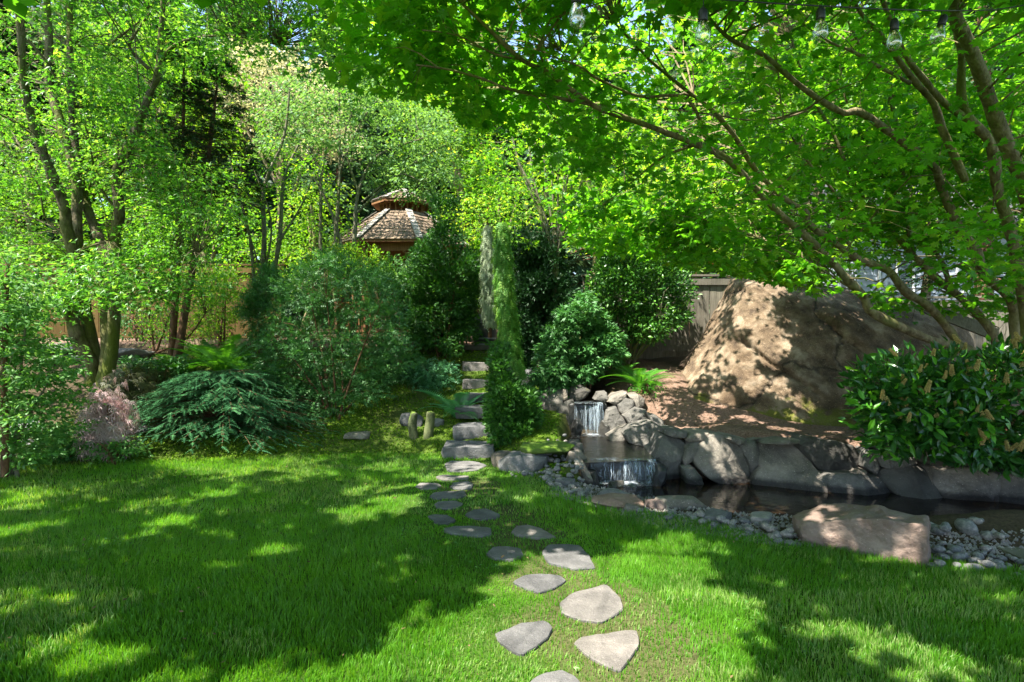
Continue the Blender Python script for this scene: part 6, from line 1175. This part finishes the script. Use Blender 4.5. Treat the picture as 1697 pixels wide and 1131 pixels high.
# assorted understorey plants (each its own)
for nm, lab, poly, dr, n, mt, tm, s0, s1, ly in [
 ('azalea_shrub', 'small yellow-green shrub on the terrace left of the yew', [(330,470),(370,450),(400,500),(380,560),(330,550)], (11.8,12.6), 40, 'lime', T_QUAD, .05, .08, 'ball'),
 ('evergreen_shrub', 'loose dark shrub against the fence between thin red trunks and vine maple', [(300,450),(350,440),(420,460),(425,560),(320,560)], (12.6,13.4), 60, 'broad', T_LEAF, .06, .09, 'ball'),
 ('evergreen_shrub', 'loose dark shrub against the fence between mossy trunks and thin red trunks', [(190,460),(270,450),(280,560),(200,560)], (12.6,13.4), 40, 'yew', T_LEAF, .06, .09, 'ball'),
 ('evergreen_shrub', 'dark evergreen shrub just left of the big yew', [(405,500),(450,440),(470,480),(450,560),(415,560)], (10.6,11.6), 70, 'yew', T_HEM, .10, .15, 'ball'),
 ('azalea_shrub', 'yellow-green shrub tip between yew and gazebo', [(520,420),(580,400),(640,420),(640,470),(560,460)], (12.2,13), 60, 'lime', T_QUAD, .05, .08, 'ball'),
 ('rhododendron_shrub', 'broad-leaved shrub below the gazebo posts', [(590,440),(680,430),(700,500),(640,520),(590,490)], (11.6,12.8), 80, 'dogwood', T_LEAF, .06, .1, 'ball'),
 ('golden_shrub', 'golden sunlit shrub left of the silvery juniper', [(775,410),(812,400),(815,500),(790,500)], (12.8,13.8), 60, 'lime', T_LEAF, .08, .12, 'ball'),
 ('evergreen_shrub', 'deep green shrub behind the wine barrel', [(780,470),(815,470),(820,530),(775,530)], (13.2,14.0), 40, 'broad', T_LEAF, .09, .13, 'ball'),
 ('hedge_shrub', 'green shrub filling the space under the glossy shrub at the fence foot', [(960,560),(1060,560),(1060,600),(970,600)], (11.4,11.9), 26, 'yew', T_LEAF, .05, .08, 'ball'),
 ('rhododendron_shrub', 'rhododendron with a few red blooms above the fence', [(1060,410),(1130,390),(1170,420),(1160,460),(1080,450)], (12.6,13.6), 60, 'broad', T_LEAF, .08, .12, 'ball'),
 ('groundcover_shrub', 'low dark green shrub beneath the left edge shrub', [(30,700),(160,700),(170,760),(60,770)], (7.4,8), 46, 'yew', T_LEAF, .05, .08, 'flat'),
 ('groundcover_shrub', 'small leafy plant at the lawn edge below the purple lace-leaf maple', [(135,730),(220,720),(235,755),(150,760)], (7.3,7.7), 22, 'dogwood', T_LEAF, .04, .07, 'flat'),
 ('evergreen_shrub', 'shaded shrub between the bronze lace-leaf maple and the ferns', [(200,590),(300,590),(310,640),(220,640)], (9.8,10.8), 60, 'yew', T_QUAD, .06, .1, 'flat'),
 ('evergreen_shrub', 'shaded low shrub under the left side of the juniper', [(620,580),(700,580),(700,650),(640,650)], (10.4,11.2), 60, 'yew', T_HEM, .1, .14, 'flat'),
 ('thyme_mat', 'small bright plant beside the ferns above the upper waterfall', [(1050,635),(1085,640),(1090,662),(1055,660)], (9.4,9.7), 14, 'fern', T_LEAF, .03, .05, 'flat'),
 ('evergreen_shrub', 'green shrub beyond the fence at the far left', [(-60,470),(40,470),(50,560),(-60,560)], (12.5,13.5), 50, 'broad', T_LEAF, .08, .12, 'ball')]:
    c = P(np.mean([q[0] for q in poly]), max(q[1] for q in poly), sum(dr)/2); c[2] = hz(c[0], c[1]); t, C, _c = shrub(nm, lab, 'shrub', [(poly, dr[0], dr[1], n)], mt, tm, s0, s1, 42, c, (.14, .26), layout=ly, nstem=4)
    if 'red blooms' in lab:
        q = np.array([P(1117, 404, 12.5), P(1140, 420, 12.5), P(1178, 432, 12.6)]); pos, tip, nor, cl = ball_spray(q, 36, np.array([.11, .06, .05])); foliage(t, [leaves(pos, tip, nor, .06, T_QUAD, cl)], 'redflower', 'blossom')
# ferns: every frond a part
def frond_mesh(name, n=24, mat='fern'):
    V = []; Fx = []; 
    for k in range(n):
        t = (k+.8)/n; y = t; z = .42*t-.62*t*t; w = .15*math.sin(math.pi*min(1, t*.93+.08))**.8+.01; nx_ = .011
        for sd in (-1, 1):
            b = len(V); V += [(0, y-nx_, z), (0, y+nx_, z), (sd*w*.6, y+nx_*1.6+w*.12, z-.03*w), (sd*w, y+w*.35, z-.15*w)]; Fx += [(b, b+1, b+2), (b, b+2, b+3)] if sd < 0 else [(b+1, b, b+2), (b+2, b, b+3)]
    m2 = 10; b0 = len(V)
    for k in range(m2+1): t = k/m2; z = .42*t-.62*t*t+.002; w_ = .012*(1-t)+.003; V += [(-w_, t, z), (w_, t, z)]
    for k in range(m2): q = b0+2*k; Fx += [(q, q+1, q+3), (q, q+3, q+2)]
    me = mesh_np(name, np.array(V), np.array(Fx), False); me.materials.append(M[mat]); return me
FR = {k: frond_mesh('frond', 26, k) for k in ('fern', 'sword')}
def fern(label, p, n, s, mat='fern', lean=.3):
    p = np.array(p, float); p[2] = hz(p[0], p[1]); t = thing('fern', label, 'fern', p)
    for k in range(n):
        o = bpy.data.objects.new('frond', FR[mat]); COL.objects.link(o); o.parent = t; s_ = s*(.75+.4*R.random()); o.scale = (s_*1.1, s_, s_*(.8+.5*R.random())); o.rotation_euler = (lean+.2+.35*R.random()*(1 if k % 2 else -1)*.8, .15*R.normal(), 2*math.pi*k/n+.3*R.normal()); o.location = (0, 0, .02)
for lab, p, n, s, mt, ln in [('large bright green fern clump above the low spruce', P(372, 628, 10.6), 26, 1.05, 'fern', .5), ('fern clump right of the large one beside the yew', P(425, 625, 10.2), 18, .9, 'fern', .5), ('fern left of the large clump, in front of the red trunks', P(300, 610, 10.4), 16, .7, 'fern', .4), ('blue-green sword fern beside the stone steps', P(757, 655, 9.2), 13, .85, 'sword', .35), ('bright fern at the top of the rocks above the waterfalls', P(1062, 648, 9.6), 26, .68, 'fern', .35),
   ('second small fern behind the bright one, nearer the fence', P(1030, 632, 10.2), 14, .5, 'fern', .3), ('tiny fern at the lawn edge below the left shrubs', P(150, 755, 7.5), 10, .3, 'fern', .4), ('small fern under the wine barrel', P(812, 573, 12.4), 9, .4, 'fern', .3), ('small dark fern low on the left terrace', P(330, 590, 11.4), 12, .5, 'fern', .3)]: fern(lab, p, n, s, mt, ln)
# mossy posts
for k, (px, lab) in enumerate([(686, 'left mossy upright stone post on the bank'), (708, 'right mossy upright stone post on the bank')]):
    p = P(px, 728, 8.6); p[2] = hz(p[0], p[1]); q, r_ = catmull(np.array([p-[0, 0, .1], p+[-.02+.05*k, 0, .15], p+[.0+.06*k, 0, .36]]), np.array([.085, .065, .055]), 5); V, Q_ = tube(q, r_, 14, bump=.5, seed=k); n = 14; V = np.vstack([V, q[-1]+[0, 0, .02]]); Ft = np.array([(len(V)-1-n+j, len(V)-1-n+(j+1) % n, len(V)-1) for j in range(n)])
    add('mossy_post', mesh_np('mossy_post', V-p, [Q_, Ft], True), M['mosspost'] if 'mosspost' in M else M['mossrock'], None, p, label=lab, cat='post')
# mossy mound by the pool
V, Q_ = None, None
mm = add('moss_mound', None, None) if False else None
CUT[0] = .05; o = rock('moss_mound', 401, (*G(905, 738, .28)[:2], .25), (.85, .6, .14), 'mossmound' if 'mossmound' in M else 'mossrock', 0, .2, .05, .02, 'low mound of bright moss left of the middle pool', 'moss')

# ------------------------------------------------------------ moss tufts, litter, grass
def surf(n, x0, x1, y0, y1, cond):
    x = x0+(x1-x0)*R.random(n); y = y0+(y1-y0)*R.random(n); k = cond(x, y); x, y = x[k], y[k]; return np.stack([x, y, height(x, y)], 1)
def mossy(x, y): q = np.stack([x, y, 0*x], -1); return (y > np.interp(x, YB[:, 0], YB[:, 1])-.15) & (y < 12) & (np.abs(x) < .92*y) & (vn(q, .9, 8, 2)+.25*vn(q, 5, 8, 1) > -.25) & ~inpoly(x, y, MULCH1) & (x < 1.0) & ((x < .75) | (y < 8.6)) & (dpoly(x, y, POND) > .25) & (dpoly(x, y, MID) > .1)
p = surf(80000, -7, 1.0, 6.3, 12, mossy); n = len(p); V, Fx, r_ = leaves(p-[0, 0, .005], rnd_dir(n)*[1, 1, .4]+[0, 0, .6], rnd_dir(n)+.3*UP, .022+.03*R.random(n)**2, T_QUAD, np.clip(.5+.5*vn(p, 3, 9, 2)+.3*(R.random(n)-.5), 0, .99)); add('moss', mesh_np('moss', V, Fx, rnd=r_), M['moss'], None, kind='stuff', label='tufty green moss covering the bank beside the steps', cat='moss')
def bare(x, y): return (inpoly(x, y, MULCH1) | inpoly(x, y, MULCH2)) & (np.abs(x) < .95*y) & (dpoly(x, y, POND) > .3)
p = surf(60000, -9, 8, 6.3, 14, bare); n = len(p); V, Fx, r_ = leaves(p+[0, 0, .006], rnd_dir(n)*[1, 1, .15], UP+.4*R.normal(size=(n, 3)), .012+.03*R.random(n)**2, T_QUAD); add('leaf_litter', mesh_np('leaf_litter', V, Fx, rnd=r_), M['dry'], None, kind='stuff', label='dry brown leaf litter and bark chips on the beds', cat='leaf litter')
shore = lambda x, y: (dpoly(x, y, POND) < .75) & (dpoly(x, y, POND) > .05) & (y < np.interp(x, YB[:, 0], YB[:, 1])+.6)
p = surf(60000, .4, 6, 3.2, 7, shore); n = min(len(p), 5000); p = p[:n]; V = []
s = .006+.016*R.random(n)**2; V0 = oc[None]*s[:, None, None]*(.7+.6*R.random((n, 6, 1))); V = (V0+p[:, None]+[0, 0, .003]).reshape(-1, 3); Fx = (of[None]+(np.arange(n)*6)[:, None, None]).reshape(-1, 3); add('shore_gravel', mesh_np('shore_gravel', V, Fx), M['peb'], None, kind='stuff', label='fine gravel and grit along the near shore of the pond', cat='gravel')

def grass_pts(n, y0, y1, margin=1.0):
    y = y0+(y1-y0)*R.random(n); x = (R.random(n)*2-1)*(.94*y+1.0*margin); q = np.stack([x, y, 0*x], -1)
    yb = np.interp(x, YB[:, 0], YB[:, 1]); k = y < yb+.12*vn(q, 2.2, 4, 2)+.05-.08*R.random(n)
    k &= dpoly(x, y, POND) > .36+.14*vn(q, 3, 14, 2)+.25*(x > 2.6)
    for w in STEPW:
        c = w.mean(0); near = (np.abs(x-c[0]) < .5) & (np.abs(y-c[1]) < .5); kk = np.where(near)[0]
        if len(kk): dd = dpoly(x[kk], y[kk], [tuple(v) for v in w]); th_ = .035*vn(np.stack([x[kk], y[kk], x[kk]*0], -1), 6, 81, 2); k[kk[dd < -.008+th_+.02*R.random(len(kk))]] = False
    wd = np.min([np.hypot(x-p_[0], y-p_[1]) for p_ in WORN], 0)+.25*vn(q, 4, 71, 3); k &= ~((wd < .34) & (R.random(n) < .5))
    x, y = x[k], y[k]; return np.stack([x, y, height(x, y)], 1)
def blades(p, h0, h1, w, quad):
    n = len(p); q = p*[1, 1, 0]; ln = np.stack([vn(q, 15, 31, 2), vn(q, 15, 32, 2), 0*q[:, 0]], 1)*.5+np.stack([vn(q, 1.6, 33, 1), vn(q, 1.6, 34, 1), 0*q[:, 0]], 1)*.15
    hgt = (h0+(h1-h0)*R.random(n))*(1+.45*vn(q, 2.2, 35, 3))
    # shorter and thinner beside the flagstones
    dmin = np.full(n, 9.0)
    for w_ in STEPW: c = w_.mean(0); dmin = np.minimum(dmin, np.hypot(p[:, 0]-c[0], p[:, 1]-c[1]))
    hgt *= np.where(dmin < .42, .55, 1)
    a = R.random(n)*2*np.pi; d = np.stack([np.cos(a), np.sin(a), 0*a], 1)*.45*R.random((n, 1))+ln; side = np.stack([-np.sin(a*1.7), np.cos(a*1.7), 0*a], 1)*np.asarray(w).reshape(-1, 1)*.5
    mid = p+UP*(hgt*.55)[:, None]+d*(hgt*.3)[:, None]; tp = p+UP*(hgt*(1-.25*np.linalg.norm(d, axis=1)))[:, None]+d*(hgt*.95)[:, None]
    cval = np.clip(.45+.75*vn(q, 1.6, 36, 4)+.35*(R.random(n)-.5), 0, .96); cval = np.where(R.random(n) < .05+.06*(vn(q, 1.8, 61, 3) > .15), .99, cval)
    if quad: V = np.stack([p-side, p+side, mid+side*.8, mid-side*.8, tp], 1).reshape(-1, 3); b = np.arange(n)[:, None]*5; return V, [np.concatenate([b, b+1, b+2, b+3], 1), np.concatenate([b+3, b+2, b+4], 1)], np.repeat(cval, 5)
    V = np.stack([p-side, p+side, tp], 1).reshape(-1, 3); b = np.arange(n)[:, None]*3; return V, [np.concatenate([b, b+1, b+2], 1)], np.repeat(cval, 3)
for (n, y0, y1, h0, h1, w, qd) in [(98000, 2.2, 3.6, .03, .062, .0048, True), (135000, 3.6, 5.2, .03, .06, .0055, False), (145000, 5.2, 8.4, .03, .06, .008, False)]:
    p = grass_pts(n, y0, y1); V, Fx, r_ = blades(p, h0, h1, w*(.7+.6*R.random(len(p))), qd); add('lawn_grass', mesh_np('lawn_grass', V, Fx, rnd=r_), M['grass'], None, kind='stuff', label='short bright lawn grass', cat='grass')
p = grass_pts(420, 2.4, 8.4); n = len(p); V, Fx, r_ = leaves(p+[0, 0, .045], rnd_dir(n)*[1, 1, .3], UP+.6*R.normal(size=(n, 3)), .012+.03*R.random(n)**3, T_LEAF); add('fallen_leaves', mesh_np('fallen_leaves', V, Fx, rnd=r_), M['dry'], None, kind='stuff', label='dry fallen bits scattered on the lawn', cat='leaf litter')
# stray clover and weeds in the lawn
p = grass_pts(5200, 2.4, 8); q = p*[1, 1, 0]; p = p[vn(q, .8, 55, 2) > .12]; n = len(p); V, Fx, r_ = leaves(p+[0, 0, .03], rnd_dir(n)*[1, 1, .2], UP+.25*R.normal(size=(n, 3)), .018+.016*R.random(n), T_STAR3); add('clover', mesh_np('clover', V, Fx, rnd=r_), M['dogwood'], None, kind='stuff', label='low clover leaves scattered in the lawn', cat='clover')
print('tris', sum(len(me.loops)-2*len(me.polygons) for me in {o.data for o in S.objects if o.type == 'MESH'}))
